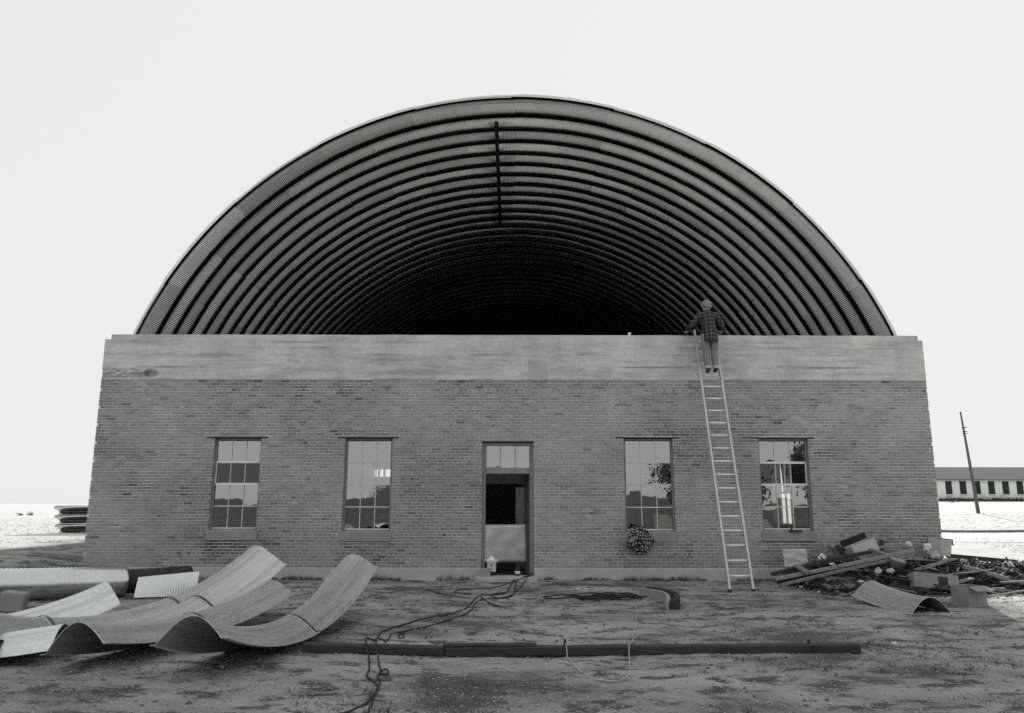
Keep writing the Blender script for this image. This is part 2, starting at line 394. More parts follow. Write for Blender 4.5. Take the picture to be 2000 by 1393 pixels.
def tone(xc, zc):
    big = mnoise.noise(Vector((xc * 0.35, zc * 0.6, 3.1))) * 0.5 + mnoise.noise(Vector((xc * 1.1, zc * 1.6, 9.2))) * 0.28
    up = 0.12 * max(0, (zc - 3.1) / 1.3)
    t = 0.56 + 0.85 * big + random.gauss(0, 0.11)
    for o in WINS:                                   # damp-stained courses under each sill and over each lintel
        if o[0] - .15 < xc < o[1] + .35 and o[2] - .75 < zc < o[2] - .2: t -= 0.16 + 0.1 * random.random()
        if o[0] - .35 < xc < o[1] + .75 and o[3] < zc < o[3] + .22: t -= 0.16 * random.random() + .05
        if o[1] < xc < o[1] + .6 and o[3] - .5 < zc < o[3]: t -= 0.2 * random.random()
    if zc > 4.25: t -= .10
    if random.random() < 0.035 + up * 0.9: t -= random.uniform(0.2, 0.4)
    return min(max(t, 0.02), 1.0)
solo = []; rest = []
order = sorted(range(len(bricks)), key=lambda i: bricks[i][4])
cnt = 0
for i in order:
    b = bricks[i]
    vis = (-9.4 < b[0] < 5.2) and b[5] and not (b[0] < -3.0 and b[4] < 3)
    if vis and cnt < 296: solo.append(b); cnt += 1
    else: rest.append(b)
NT = 14
blen = PX - JT; bh = PZ - JT; proto = []
for k in range(NT):
    mb = MB().box(-blen / 2, blen / 2, -0.0, 0.03, -bh / 2, bh / 2); me = bpy.data.meshes.new('brick')
    me.from_pydata(mb.v, [], mb.f); me.materials.append(MATS['brick'])
    a = me.attributes.new('tone', 'FLOAT', 'FACE'); a.data.foreach_set('value', np.full(6, k / (NT - 1), np.float32)); proto.append(me)
for b in solo:
    t = tone((b[0] + b[1]) / 2, (b[2] + b[3]) / 2)
    o = link('brick', proto[int(round(t * (NT - 1)))], wall)
    o.location = ((b[0] + b[1]) / 2, FY + random.uniform(-.002, .002), (b[2] + b[3]) / 2); o.rotation_euler = (0, random.gauss(0, .003), random.gauss(0, .004))
    o.scale.x = (b[1] - b[0]) / blen
mb = MB(); tn = []
for b in rest:
    d = FY + random.uniform(-.003, .003); jz = random.uniform(-.001, .001)
    mb.box(b[0], b[1], d, FY + 0.03, b[2] + jz, b[3] + jz); tn += [tone((b[0] + b[1]) / 2, (b[2] + b[3]) / 2)] * 6
tag(mesh_obj('brickwork', mb.v, mb.f, 'brick', wall, attrs=[('tone', 'FACE', tn)]), kind='stuff')

# concrete parapet, board-formed, with an eroded patch at its left end
def parapet():
    dx = 0.05; xs = np.linspace(XL, XR, 381); zs = np.linspace(Z_BR1 + .002, 5.375, 30)
    vb = []; seam = []
    boards = np.arange(Z_BR1, 5.6, 0.148)
    def dep(x, z):
        d = 0.006 * mnoise.noise(Vector((x * 0.5, z * 9, 1.0))) + 0.004 * mnoise.noise(Vector((x * 6, z * 14, 2.0)))
        bd = min(abs(z - b) for b in boards)
        s = max(0, 1 - bd / 0.022) * min(1.0, max(0, 0.15 + 1.5 * mnoise.noise(Vector((x * 0.9, round((z - Z_BR1) / 0.148) * 3.3, 5.0))) + 0.5 * mnoise.noise(Vector((x * 4, z, 1.0)))))
        d += 0.008 * s
        e = max(0, 1 - ((x + 8.95) / 0.75) ** 2) * max(0, 1 - ((z - 4.56) / 0.13) ** 2)
        if e > 0: d += min(1, e * 2) * (0.02 + 0.06 * abs(mnoise.noise(Vector((x * 7, z * 13, 8.0)))))
        e2 = max(0, 1 - ((x + 8.33) / 0.2) ** 2 - ((z - 4.57) / 0.10) ** 2)
        d += 0.07 * min(1, e2 * 1.6)
        return d, min(1, s * 0.8 + 0.5 * min(1, e * 1.5) * (mnoise.noise(Vector((x * 9, z * 15, 4.0))) > -0.1) + 0.45 * min(1, e2 * 2))
    n1 = len(xs)
    for z in zs:
        for x in xs: d, s = dep(x, z); vb.append((x, FY - 0.004 + d, z)); seam.append(s)
    fb = [(i * n1 + j, i * n1 + j + 1, (i + 1) * n1 + j + 1, (i + 1) * n1 + j) for i in range(len(zs) - 1) for j in range(n1 - 1)]
    # back, top and ends
    k = len(vb); top = (len(zs) - 1) * n1
    vb += [(XL, FY + TH, Z_BR1), (XR, FY + TH, Z_BR1), (XR, FY + TH, 5.375), (XL, FY + TH, 5.375)]; seam += [0] * 4
    fb += [(k, k + 3, k + 2, k + 1)]
    fb += [tuple([top + j for j in range(n1)] + [k + 2, k + 3])]
    fb += [tuple([i * n1 for i in range(len(zs))][::-1] + [k, k + 3]), tuple([i * n1 + n1 - 1 for i in range(len(zs))] + [k + 2, k + 1])]
    o = mesh_obj('concrete_parapet', vb, fb, 'board_formed_concrete', hangar, attrs=[('seam', 'POINT', seam)])
    xs2 = np.linspace(XL + .14, XR - .10, 200); P = []
    for z in (5.375, 5.42, 5.46, 5.49): P.append([(x, FY - 0.002 + 0.004 * mnoise.noise(Vector((x * 2, z * 12, 0))), z + (0.008 * mnoise.noise(Vector((x * 1.3, 7, 0))) if z > 5.48 else 0)) for x in xs2])
    P.append([(x, FY + TH, 5.49 + 0.008 * mnoise.noise(Vector((x * 1.3, 7, 0)))) for x in xs2]); P.append([(x, FY + TH, 5.375) for x in xs2])
    m = MB().grid(P); nn = len(xs2)
    m.f += [tuple(i * nn for i in range(6))[::-1], tuple(i * nn + nn - 1 for i in range(6))]
    m.obj('coping', 'board_formed_concrete', o)
    MB().box(0.37, 0.81, FY - .007, FY, 4.46, 4.89).obj('patch', 'plinth_concrete', o)
    MB().box(2.72, 2.78, FY + .1, FY + .16, 5.49, 5.58).obj('stub_pipe', 'bright_paint', o)
parapet()
pl = wall_boxes(MB(), XL - .02, XR + .02, -0.6, Z_BR0 + .004, FY - 0.035, FY + TH, [(DOOR[0], DOOR[1], -1, 3)])
pl.box(DOOR[0], DOOR[1], FY - .02, FY + TH, -0.6, 0.06)
bevel(pl.obj('plinth', 'plinth_concrete', hangar), 0.012)
bevel(MB().box(-0.78, 0.56, FY - 0.62, FY - 0.036, -0.3, 0.10).obj('door_step', 'plinth_concrete', hangar), 0.02, 2)

# ------------------------------------------------------------------ windows
def window(o, dark_row, lab):
    x0, x1, z0, z1 = o; yf = FY + 0.09; fr = 0.045
    m = MB(); m.box(x0, x0 + fr, yf, yf + .09, z0, z1); m.box(x1 - fr, x1, yf, yf + .09, z0, z1)
    m.box(x0 + fr, x1 - fr, yf, yf + .09, z1 - fr, z1); m.box(x0 + fr, x1 - fr, yf - .01, yf + .09, z0, z0 + fr)
    f = bevel(m.obj('window', 'grey_paint', hangar), 0.006); f['label'] = lab
    lw = o[0]; MB().box(x0 - 0.17, x1 + 0.14, FY - 0.008, FY + 0.10, z1 - .002, z1 + 0.026).obj('lintel', 'steel_dark', f)
    s = MB().box(x0 - 0.03, x1 + 0.03, FY - 0.03, yf - .01, z0 - 0.21, z0 - .002).obj('sill', 'sill_concrete', f); bevel(s, .01)
    for xa in (x0 - .001, x1 - .006): MB().box(xa, xa + .007, FY + .006, yf - .002, z0, z1 - .003).obj('reveal', 'sill_concrete', f)
    ix0, ix1 = x0 + fr, x1 - fr; iz0, iz1 = z0 + fr, z1 - fr
    cw = (ix1 - ix0) / 3; rh = (iz1 - iz0) / 4; ym = yf + 0.03
    for k in (1, 2): MB().box(ix0 + k * cw - .009, ix0 + k * cw + .009, ym, ym + .03, iz0, iz1).obj('muntin', 'white_paint' if not dark_row else 'white_paint', f)
    for k in (1, 2, 3):
        t = 0.020 if k == 2 else 0.013
        if dark_row and k in (2, 3): t = 0.024
        MB().box(ix0, ix1, ym - .012, ym + .028, iz0 + k * rh - t, iz0 + k * rh + t).obj('sash_rail', 'bright_paint' if (dark_row and k > 1) else 'white_paint', f)
    MB().box(ix0, ix1, ym - .005, ym + .028, iz0, iz0 + .02).obj('bottom_rail', 'bright_paint', f)
    if dark_row: MB().box(ix0 if dark_row < 0 else ix1 - .02, ix0 + .02 if dark_row < 0 else ix1, ym - .014, ym - .004, iz0 + 2 * rh + .026, iz0 + 3 * rh - .026).obj('sash_stile', 'bright_paint', f)
    for r in range(4):
        for c in range(3):
            a, b = ix0 + c * cw + .009, ix0 + (c + 1) * cw - .009; p, q = iz0 + r * rh + .014, iz0 + (r + 1) * rh - .014
            hx, hz = (b - a) / 2, (q - p) / 2
            pane = MB().quad((-hx, 0, -hz), (hx, 0, -hz), (hx, 0, hz), (-hx, 0, hz)).obj('pane', 'clear_glass' if (dark_row and r == 2) else 'window_glass', f)
            pane.location = ((a + b) / 2, ym + 0.012, (p + q) / 2)
            pane.rotation_euler = (random.gauss(0, .004), 0, random.gauss(0, .005))
window(WINS[0], -1, 'sash window with a dark second row of panes, leftmost in the wall')
window(WINS[1], 0, 'sash window left of the door')
window(WINS[2], 0, 'sash window between the door and the ladder')
window(WINS[3], 1, 'sash window right of the ladder with bright rails')

# ------------------------------------------------------------------ door
x0, x1, z0, z1 = DOOR; yf = FY + 0.10
m = MB(); m.box(x0, x0 + .08, yf, yf + .12, .06, z1); m.box(x1 - .08, x1, yf, yf + .12, .06, z1); m.box(x0 + .08, x1 - .08, yf, yf + .12, z1 - .08, z1)
m.box(x0 + .08, x1 - .08, yf - .01, yf + .12, 2.30, 2.44)
dfr = bevel(m.obj('door_frame', 'grey_paint', hangar), .008)
MB().box(x0 - .01, x1 + .01, FY - .004, FY + .1, z1, z1 + .02).obj('lintel', 'steel_dark', dfr)
tx0, tx1 = x0 + .08, x1 - .08; cw = (tx1 - tx0) / 3
for c in range(3):
    a, b = tx0 + c * cw, tx0 + (c + 1) * cw
    if c: MB().box(a - .006, a + .006, yf + .03, yf + .06, 2.44, z1 - .08).obj('muntin', 'white_paint', dfr)
    p = MB().quad((-(b - a) / 2 + .012, 0, -.245), ((b - a) / 2 - .012, 0, -.245), ((b - a) / 2 - .012, 0, .245), (-(b - a) / 2 + .012, 0, .245)).obj('transom_pane', 'window_glass', dfr)
    p.location = ((a + b) / 2, yf + .045, 2.685); p.rotation_euler = (random.gauss(0.0, .02), 0, random.gauss(0, .01))
# leaf, swung inwards on the right jamb
leaf = bpy.data.objects.new('door', None)
m = MB(); W_, H_ = 0.96, 2.22
m.box(-W_, 0, 0, .012, 0, H_)
for a, b, c, d in ((-W_, -W_ + .12, 0, H_), (-.12, 0, 0, H_), (-W_ + .12, -.12, 0, .22), (-W_ + .12, -.12, H_ - .14, H_), (-W_ + .12, -.12, .95, 1.08)): m.box(a, b, -.018, 0, c, d)
for k in range(1, 4): xk = -W_ + .12 + k * (W_ - .24) / 4; m.box(xk - .03, xk + .03, -.014, 0, 1.08, H_ - .14)
leaf = m.obj('door', 'dark_paint', hangar); leaf.location = (x1 - .085, yf + .13, .075); leaf.rotation_euler = (0, 0, math.radians(-85))
MB().tube([(-W_ + .06, -.02, 1.0), (-W_ + .06, -.07, 1.0)], .012).tube([(-W_ + .06, -.07, 1.0), (-W_ + .06, -.07, 1.12)], .012).obj('handle', 'aluminium', leaf)

# ------------------------------------------------------------------ hangar interior and remaining walls
LEN = 34.0; BY = FY + LEN
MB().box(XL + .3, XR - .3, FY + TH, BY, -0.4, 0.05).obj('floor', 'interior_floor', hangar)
def side_wall(xa, xb, name, wins):
    m = MB(); y = FY + TH
    for a, b, zl, zh in wins:
        m.box(xa, xb, y, a, -.6, 4.6); m.box(xa, xb, a, b, -.6, zl); m.box(xa, xb, a, b, zh, 4.6); y = b
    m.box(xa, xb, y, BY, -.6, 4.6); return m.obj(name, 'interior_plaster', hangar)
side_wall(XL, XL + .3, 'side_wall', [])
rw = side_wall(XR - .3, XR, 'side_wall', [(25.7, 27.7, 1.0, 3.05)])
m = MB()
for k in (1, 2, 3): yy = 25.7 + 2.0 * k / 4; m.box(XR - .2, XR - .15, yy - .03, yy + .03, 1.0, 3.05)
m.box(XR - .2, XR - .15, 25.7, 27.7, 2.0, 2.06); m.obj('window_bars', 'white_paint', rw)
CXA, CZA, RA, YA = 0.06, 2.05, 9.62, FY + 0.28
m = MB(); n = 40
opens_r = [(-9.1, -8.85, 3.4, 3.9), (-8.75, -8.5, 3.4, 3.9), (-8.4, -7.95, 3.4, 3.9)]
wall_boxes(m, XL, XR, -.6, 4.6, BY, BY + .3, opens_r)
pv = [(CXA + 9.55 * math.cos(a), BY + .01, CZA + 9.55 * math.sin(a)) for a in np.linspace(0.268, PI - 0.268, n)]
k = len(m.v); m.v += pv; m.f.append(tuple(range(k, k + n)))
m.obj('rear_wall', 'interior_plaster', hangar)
# a dim partition and shelves glimpsed through the doorway
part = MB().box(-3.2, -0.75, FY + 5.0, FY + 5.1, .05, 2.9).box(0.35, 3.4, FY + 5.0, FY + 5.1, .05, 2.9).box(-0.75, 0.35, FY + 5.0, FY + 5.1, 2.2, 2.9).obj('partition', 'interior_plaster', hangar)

# ------------------------------------------------------------------ vault
def profile(t, depth, flange):
    s = abs(t) * 2
    if s > 1 - flange: return 0.0
    return depth * (0.5 + 0.5 * math.cos(PI * s / (1 - flange))) ** 0.5
def round_profile(nu, width, depth, flange):
    """(y, inset, normal y, normal inset, weight) across a panel: flat bolted flange, steep flank, rounded crest"""
    fl_ = .134 * width; run = .108 * width; cr_ = width / 2 - fl_ - run; half = [(0, 0), (fl_ * .93, 0)]
    half += [(fl_ + run * k / 5, depth * .50 * k / 5) for k in range(6)]
    half += [(fl_ + run + cr_ * k / 5, depth * (.50 + .50 * (1 - (1 - k / 5) ** 3.2))) for k in range(1, 6)]
    pts = half + [(width - y, p) for y, p in half[-2::-1]]; r = []
    for k, (y, p) in enumerate(pts):
        a, b = pts[max(k - 1, 0)], pts[min(k + 1, len(pts) - 1)]; ty, tp = b[0] - a[0], b[1] - a[1]; l = math.hypot(ty, tp)
        r.append((y, p, -tp / l, ty / l, 1.0 if p > depth * .1 else 0.0))
    return r
def curved_panel(name, R, a0, a1, width, depth, ncrimp, amp, nu=15, flange=0.10, sub=4, y0=0.0):
    """sheet swept round the Y axis from angle a0 to a1, corrugation towards the axis, fine cross-crimps"""
    ns = ncrimp * sub; vs = []; pr = round_profile(nu, width, depth, flange); n = len(pr)
    for i in range(ns + 1):
        a = a0 + (a1 - a0) * i / ns; cr = amp * (0.5 + 0.5 * math.cos(2 * PI * i / sub)); ca, sa = math.cos(a), math.sin(a)
        for y, p, ny_, np_, wg in pr:
            r = R - (p + cr * wg * np_); vs.append((r * ca, y0 + y + cr * wg * ny_, r * sa))
    fs = [(i * n + j, i * n + j + 1, (i + 1) * n + j + 1, (i + 1) * n + j) for i in range(ns) for j in range(n - 1)]
    return vs, fs
RING = 0.73; NSEG = 12; NR1 = 27; DA = PI / NSEG
vs, fs = curved_panel('panel', RA, 0, DA + math.radians(0.55), RING, 0.31, 62, 0.012)
pm = bpy.data.meshes.new('panel'); pm.from_pydata(vs, [], fs); pm.materials.append(MATS['galvanised_roof']); pm.shade_smooth()
# the roof part itself: a bright lip standing in for the sunlit outer flange
m = MB(); P = []
for a in np.linspace(DA * .8, PI - DA * .8, 181):
    c, s = math.cos(a), math.sin(a); step = 0.018 * ((a / DA) % 2 > 1)
    P.append([((RA + .004) * c, -.03, (RA + .004) * s), ((RA + .052 + step) * c, -.03, (RA + .052 + step) * s), ((RA + .052 + step) * c, .0, (RA + .052 + step) * s), ((RA + .004) * c, .0, (RA + .004) * s), ((RA + .004) * c, -.03, (RA + .004) * s)])
m.grid(P); roof = m.obj('roof', 'galvanised_bright', hangar); roof.location = (CXA, YA, CZA)
for r in range(NR1):
    off = 0.5 if r % 2 else 0.0
    roof_scale = 1.0 + random.gauss(0, .0006)
    for k in range(1, NSEG):
        o = link('panel', pm, roof)
        o.location = (0, r * RING, 0)
        ang = (k - off) * DA
        if k == NSEG - 1 and not off: continue
        o.rotation_euler = (random.gauss(0, .0006), -ang, 0)
        sc_ = 1.0 + (0.0012 if k % 2 else 0.0) + random.gauss(0, .0004); o.scale = (sc_, 1, sc_)
m = MB(); nr2 = int((LEN - NR1 * RING) / RING) + 1
for r in range(NR1, NR1 + nr2):
    v2, f2 = curved_panel('p', RA, DA / 2, PI - DA / 2, RING, 0.31, 96, 0.0, nu=11, sub=1, y0=r * RING)
    n = len(m.v); m.v += v2; m.f += [tuple(n + i for i in f) for f in f2]
tag(m.obj('far_panels', 'galvanised_roof', roof, smooth=True), kind='stuff')
# dark rail hung under the crown
MB().box(-0.53, -0.43, 0.70, 8.2, RA - .40, RA - .28).obj('ridge_rail', 'steel_dark', roof)

# ------------------------------------------------------------------ ladder
lad = tag(empty('ladder', (4.45, 15.26, 0)), 'long aluminium ladder leaning against the brick wall up to the parapet', 'ladder')
LB = Vector((4.445, 15.26, Hs(4.4, 15.26))); LT = Vector((4.47, FY - .02, 5.62))
d = (LT - LB); Ll = d.length; d.normalize(); sx = Vector((1, 0, 0)); nrm = sx.cross(d).normalized()
bl = Vector((4.155, 15.24, 0)); br = Vector((4.62, 15.30, 0)); tl = Vector((4.24, FY - .02, 5.6)); tr_ = Vector((4.70, FY - .02, 5.6))
for a, b in ((bl, tl), (br, tr_)):
    a.z = Hs(a.x, a.y) - .005
    r = MB().bar(a - lad.location, b - lad.location, .042, .085, up=(0, -1, .4)); bevel(r.obj('rail', 'aluminium', lad), .004)
    f = MB().box(-.03, .03, -.05, .05, -.005, .045); f = f.obj('rubber_foot', 'cable', lad); f.location = a - lad.location; f.location.z += .004
nr = int(Ll / .292)
for k in range(1, nr):
    t = k / nr; a = bl.lerp(tl, t) - lad.location; b = br.lerp(tr_, t) - lad.location
    MB().tube([a, b], .021, 8).obj('rung', 'bright_paint', lad, True)

# ------------------------------------------------------------------ person on the ladder
def remesh(name, mb, vox, mats, classify, parent=None, smooth_it=6):
    me = bpy.data.meshes.new(name); me.from_pydata(mb.v, [], mb.f)
    o = bpy.data.objects.new(name, me); C.objects.link(o)
    r = o.modifiers.new('r', 'REMESH'); r.mode = 'VOXEL'; r.voxel_size = vox
    s = o.modifiers.new('s', 'SMOOTH'); s.iterations = smooth_it; s.factor = 0.5
    dg = bpy.context.evaluated_depsgraph_get(); dg.update()
    m2 = bpy.data.meshes.new_from_object(o.evaluated_get(dg)); m2.name = name
    bpy.data.objects.remove(o); m2.materials.clear()
    for k in mats: m2.materials.append(MATS[k])
    m2.shade_smooth()
    if classify:
        for p in m2.polygons: p.material_index = classify(p.center)
    return link(name, m2, parent)
FZ = 4.52; PXc = 4.44          # standing height (top of the rung), middle of the body
def body():
    m = MB(); B = lambda x, y, z: (PXc + x, 16.86 + y, FZ + z)
    # torso: pelvis to neck
    m.tube([B(0, .06, .78), B(0, .06, .86), B(-.005, .07, .98), B(-.01, .09, 1.12), B(-.012, .11, 1.26), B(-.012, .13, 1.36), B(-.01, .145, 1.41)],
           [(.13, .10), (.165, .12), (.15, .105), (.165, .11), (.185, .115), (.15, .09), (.06, .06)], 16)
    m.tube([B(-.01, .145, 1.38), B(-.008, .165, 1.47)], [.06, .055], 12)
    # head
    m.tube([B(-.006, .175, 1.43), B(-.006, .185, 1.47), B(-.006, .19, 1.53), B(-.006, .19, 1.60), B(-.006, .185, 1.655), B(-.006, .18, 1.68)],
           [(.045, .05), (.066, .08), (.077, .098), (.078, .1), (.055, .07), (.02, .03)], 14)
    for s in (-1, 1): m.tube([B(s * .078 - .006, .18, 1.52), B(s * .09 - .006, .17, 1.56)], [.012, .018], 6)
    m.tube([B(-.006, .28, 1.56), B(-.006, .305, 1.525)], [.012, .016], 6)
    # legs: hip, knee, ankle, shoe
    for s, kx, dz, dy in ((-1, -.098, 0.0, 0.0), (1, .098, 0.015, .02)):
        m.tube([B(s * .095, .05, .86), B(s * .10, .04, .70), B(kx * .95, .06, .46), B(kx * .95, .035, .30), B(kx * .9 + .02, .03, .10 + dz), B(kx * .9 + .02, .035, .05 + dz)],
               [(.10, .11), (.098, .10), (.08, .085), (.078, .082), (.07, .072), (.05, .055)], 12)
        m.tube([B(kx * .9 + .02, -.05 + dy, .045 + dz), B(kx * .9 + .02, .03 + dy, .05 + dz), B(kx * .9 + .025, .14 + dy, .035 + dz), B(kx * .9 + .03, .21 + dy, .025 + dz)],
               [(.036, .04), (.043, .05), (.045, .034), (.028, .02)], 10)
    # arms spread on to the wall top; five bent fingers each
    for s, hx in ((-1, -.39), (1, .41)):
        sh = B(s * .17, .125, 1.315); el = B(s * .315, .22, 1.13); wr = B(hx, .46, 1.055); pm_ = B(hx + s * .005, .54, 1.035)
        m.tube([B(s * .12, .12, 1.33), sh, tuple(Vector(sh).lerp(Vector(el), .5)), el, tuple(Vector(el).lerp(Vector(wr), .45)), wr],
               [.055, .06, .05, .043, .04, .028], 10)
        m.tube([wr, pm_, tuple(Vector(pm_) + Vector((0, .03, -.006)))], [(.028, .02), (.042, .018), (.04, .014)], 10)
        for k, ln in enumerate((.062, .078, .082, .072)):
            fx = (k - 1.5) * .021
            a = Vector(pm_) + Vector((-s * fx, .025, -.002)); b = a + Vector((-s * fx * .25, ln * .55, -.004)); c = b + Vector((0, ln * .4, -.012))
            m.tube([a, b, c], [.0095, .009, .0075], 6)
        a = Vector(wr).lerp(Vector(pm_), .55) + Vector((-s * .03, 0, 0)); m.tube([a, a + Vector((-s * .03, .03, -.004)), a + Vector((-s * .035, .06, -.012))], [.012, .0105, .008], 6)
    def cl(c):
        z = c.z - FZ
        if z < .085: return 3
        if z < .145: return 4
        if z < 1.0 and abs(c.x - PXc) < .25: return 1
        return 0
    return remesh('person', m, .008, ['skin', 'trousers', 'hair', 'shoe', 'sock'], cl, None, 4)
person = tag(body(), 'person in dark plaid shirt and pale trousers standing on the ladder, looking over the parapet', 'person')
def shirt():
    m = MB(); B = lambda x, y, z: (PXc + x, 16.86 + y, FZ + z)
    m.tube([B(0, .055, .67), B(0, .055, .74), B(0, .055, .80), B(-.004, .065, .95), B(-.01, .085, 1.12), B(-.012, .105, 1.26), B(-.012, .125, 1.345), B(-.012, .14, 1.40), B(-.01, .15, 1.425)],
           [(.235, .165), (.24, .168), (.24, .165), (.235, .158), (.238, .15), (.24, .145), (.195, .112), (.09, .088), (.075, .08)], 22)
    for s, hx in ((-1, -.39), (1, .41)):
        sh = Vector(B(s * .17, .125, 1.315)); el = Vector(B(s * .33, .22, 1.125)); wr = Vector(B(hx, .44, 1.065))
        m.tube([B(s * .10, .12, 1.335), sh, sh.lerp(el, .5), el, el.lerp(wr, .45), wr], [.075, .095, .088, .08, .07, .058], 12)
    for v in range(len(m.v)):
        x, y, z = m.v[v]; n_ = mnoise.noise(Vector((x * 9, y * 9, z * 6))) * .012; m.v[v] = (x + n_, y + n_ * .6, z)
    return remesh('shirt', m, .011, ['plaid_shirt'], None, person, 2)
shirt()
def hair():
    m = MB(); B = lambda x, y, z: Vector((PXc - .006 + x, 16.86 + .18 + y, FZ + 1.57 + z)); P = []
    for i in range(15):
        th = PI * i / 14 * .86
        row = []
        for j in range(25):
            ph = 2 * PI * j / 24
            d_ = Vector((math.sin(th) * math.cos(ph), math.sin(th) * math.sin(ph), math.cos(th)))
            front = max(0, d_.y) * (1 if d_.z < .35 else 0)
            r = 1 + .22 * mnoise.noise(Vector((d_.x * 4, d_.y * 4, d_.z * 4))) + .10 * mnoise.noise(d_ * 11) - .22 * front - (.18 if d_.z < -.55 else 0)
            row.append(B(d_.x * .118 * r, d_.y * .13 * r, d_.z * .128 * r))
        P.append(row)
    return m.grid(P).obj('hair', 'hair', person, True)
hair()

# ------------------------------------------------------------------ plaid jacket hung on the sill
def jacket():
    cx, cz = 2.79, .87; P = []
    for i in range(57):
        th = PI * i / 56; row = []
        for j in range(81):
            ph = 2 * PI * j / 80; d_ = Vector((math.sin(th) * math.cos(ph), math.sin(th) * math.sin(ph), math.cos(th)))
            rid = 1 - 2 * abs(mnoise.noise(Vector((d_.x * 3.1, d_.y * 3.1 + 4, d_.z * 1.6)))); r = .84 + mnoise.noise(d_ * 1.5 + Vector((5, 1, 2))) * .62 + rid * .17 + .22 * max(0, -d_.z) * math.cos(2 * ph + .6) + (1 - 2 * abs(mnoise.noise(d_ * 7.0))) * .07
            row.append((d_.x * .235 * r, d_.y * .12 * r, d_.z * .27 * r * (1.0 if d_.z > 0 else .92)))
        P.append(row)
    o = MB().grid(P).obj('plaid_jacket', 'plaid_jacket', None, True); o.location = (cx, FY - .13, cz)
    MB().grid([[(a * .05 - .10 + .02 * b, -.02 - .03 * math.sin(a * 1.2), .20 - b * .07 + .02 * math.sin(a + b)) for a in range(7)] for b in range(4)]).obj('collar', 'plaid_jacket', o, True)
    return tag(o, 'crumpled black and white checked jacket hanging at the window sill', 'jacket')
jacket()

# ------------------------------------------------------------------ things about the doorway
foil = MB(); P = []
for i in range(13):
    z = .30 + .86 * i / 12; row = []
    for j in range(21):
        x = -.72 + 1.06 * j / 20; row.append((x, FY + .85 + .16 * math.sin(x * 2.2 + 1.2) * (1 - .3 * i / 12) + .02 * mnoise.noise(Vector((x * 4, z * 4, 1))), z))
    P.append(row)
sheet = solid(foil.grid(P).obj('metal_sheet', 'foil', None, True), .004)
tag(sheet, 'shiny bowed metal sheet standing inside the open doorway', 'metal sheet')
MB().box(-.7, -.66, FY + .7, FY + 1.1, .05, .32).box(.40, .44, FY + .7, FY + 1.1, .05, .32).obj('support', 'wood_dark', sheet)
def lathe(name, prof, mat, loc, parent=None, n=16):
    m = MB()
    for r, z in prof: m.v += [(r * math.cos(2 * PI * k / n), r * math.sin(2 * PI * k / n), z) for k in range(n)]
    for i in range(len(prof) - 1):
        for k in range(n): j = (k + 1) % n; m.f.append((i * n + k, i * n + j, (i + 1) * n + j, (i + 1) * n + k))
    m.f.append(tuple(range(n))[::-1]); e = (len(prof) - 1) * n; m.f.append(tuple(e + k for k in range(n)))
    o = m.obj(name, mat, parent, True); o.location = loc; return o
jug = tag(empty('plastic_jug', (-.44, FY - .06, .08)), 'white plastic jug with dark spots on a black can at the door sill', 'jug')
lathe('black_base', [(.085, .0), (.085, .09), (.08, .095)], 'cable', (0, 0, .0), jug)
jb = lathe('jug_body', [(.088, .096), (.10, .11), (.10, .31), (.12, .33), (.12, .35), (.07, .37), (.065, .40), (.035, .405), (.035, .43)], 'white_plastic', (0, 0, 0), jug)
for s in (-1, 1): MB().tube([(s * .1, 0, .30), (s * .145, 0, .345), (s * .12, 0, .36)], .012).obj('ear_handle', 'white_plastic', jug)
for dx_, dz_, r_ in ((-.03, .27, .012), (.03, .275, .012), (0, .225, .02), (.01, .15, .012)): lathe('spot', [(r_, 0), (r_, .01)], 'cable', (dx_, -.097, dz_), jb).rotation_euler = (PI / 2, 0, 0)
tag(bevel(MB().box(-.70, -.46, FY - .36, FY - .16, .095, .26).obj('concrete_block', 'sill_concrete'), .01), 'grey concrete block on the door step at its left end', 'block')
can = tag(empty('tin_can', (.13, FY - .12, .095)), 'small dark tin can with pale label on the door step', 'can')
lathe('tin', [(.055, 0), (.055, .17), (.05, .175)], 'steel_dark', (0, 0, 0), can); lathe('paper_label', [(.0565, .04), (.0565, .10)], 'paper', (0, 0, 0), can)

tag(bevel(MB().box(.10, .62, FY + 2.6, FY + 2.9, .05, 2.05).box(.12, .60, FY + 2.585, FY + 2.6, .1, 1.5).obj('cupboard', 'white_paint'), .01), 'pale cupboard dimly seen through the open doorway', 'cupboard')
# boards seen inside the panes
for (xa, xb, ya, zt, lab, tilt) in ((3.22, 3.62, FY + .155, 1.40, 'white board leaning inside the window beside the hung jacket', 0), (5.60, 5.80, FY + .155, 1.32, 'white board leaning inside the window right of the ladder', .5)):
    m = MB(); n = 0; m.v = [(xa, ya, .9), (xb + tilt * .3, ya, .9), (xb - tilt * .1, ya + .1, zt), (xa, ya + .1, zt), (xa, ya + .02, .9), (xb + tilt * .3, ya + .02, .9), (xb - tilt * .1, ya + .12, zt), (xa, ya + .12, zt)]
    m.f = list(BF); tag(m.obj('white_board', 'bright_paint'), lab, 'board')
tag(bevel(MB().bar((6.13, FY - .05, 1.05), (6.42, FY - .06, 1.06), .05, .035).bar((6.15, FY - .05, 1.05), (6.2, FY - .08, 1.12), .03, .03).obj('hand_tool', 'steel_dark'), .006), 'dark hand tool lying on the sill above the rubbish', 'tool')

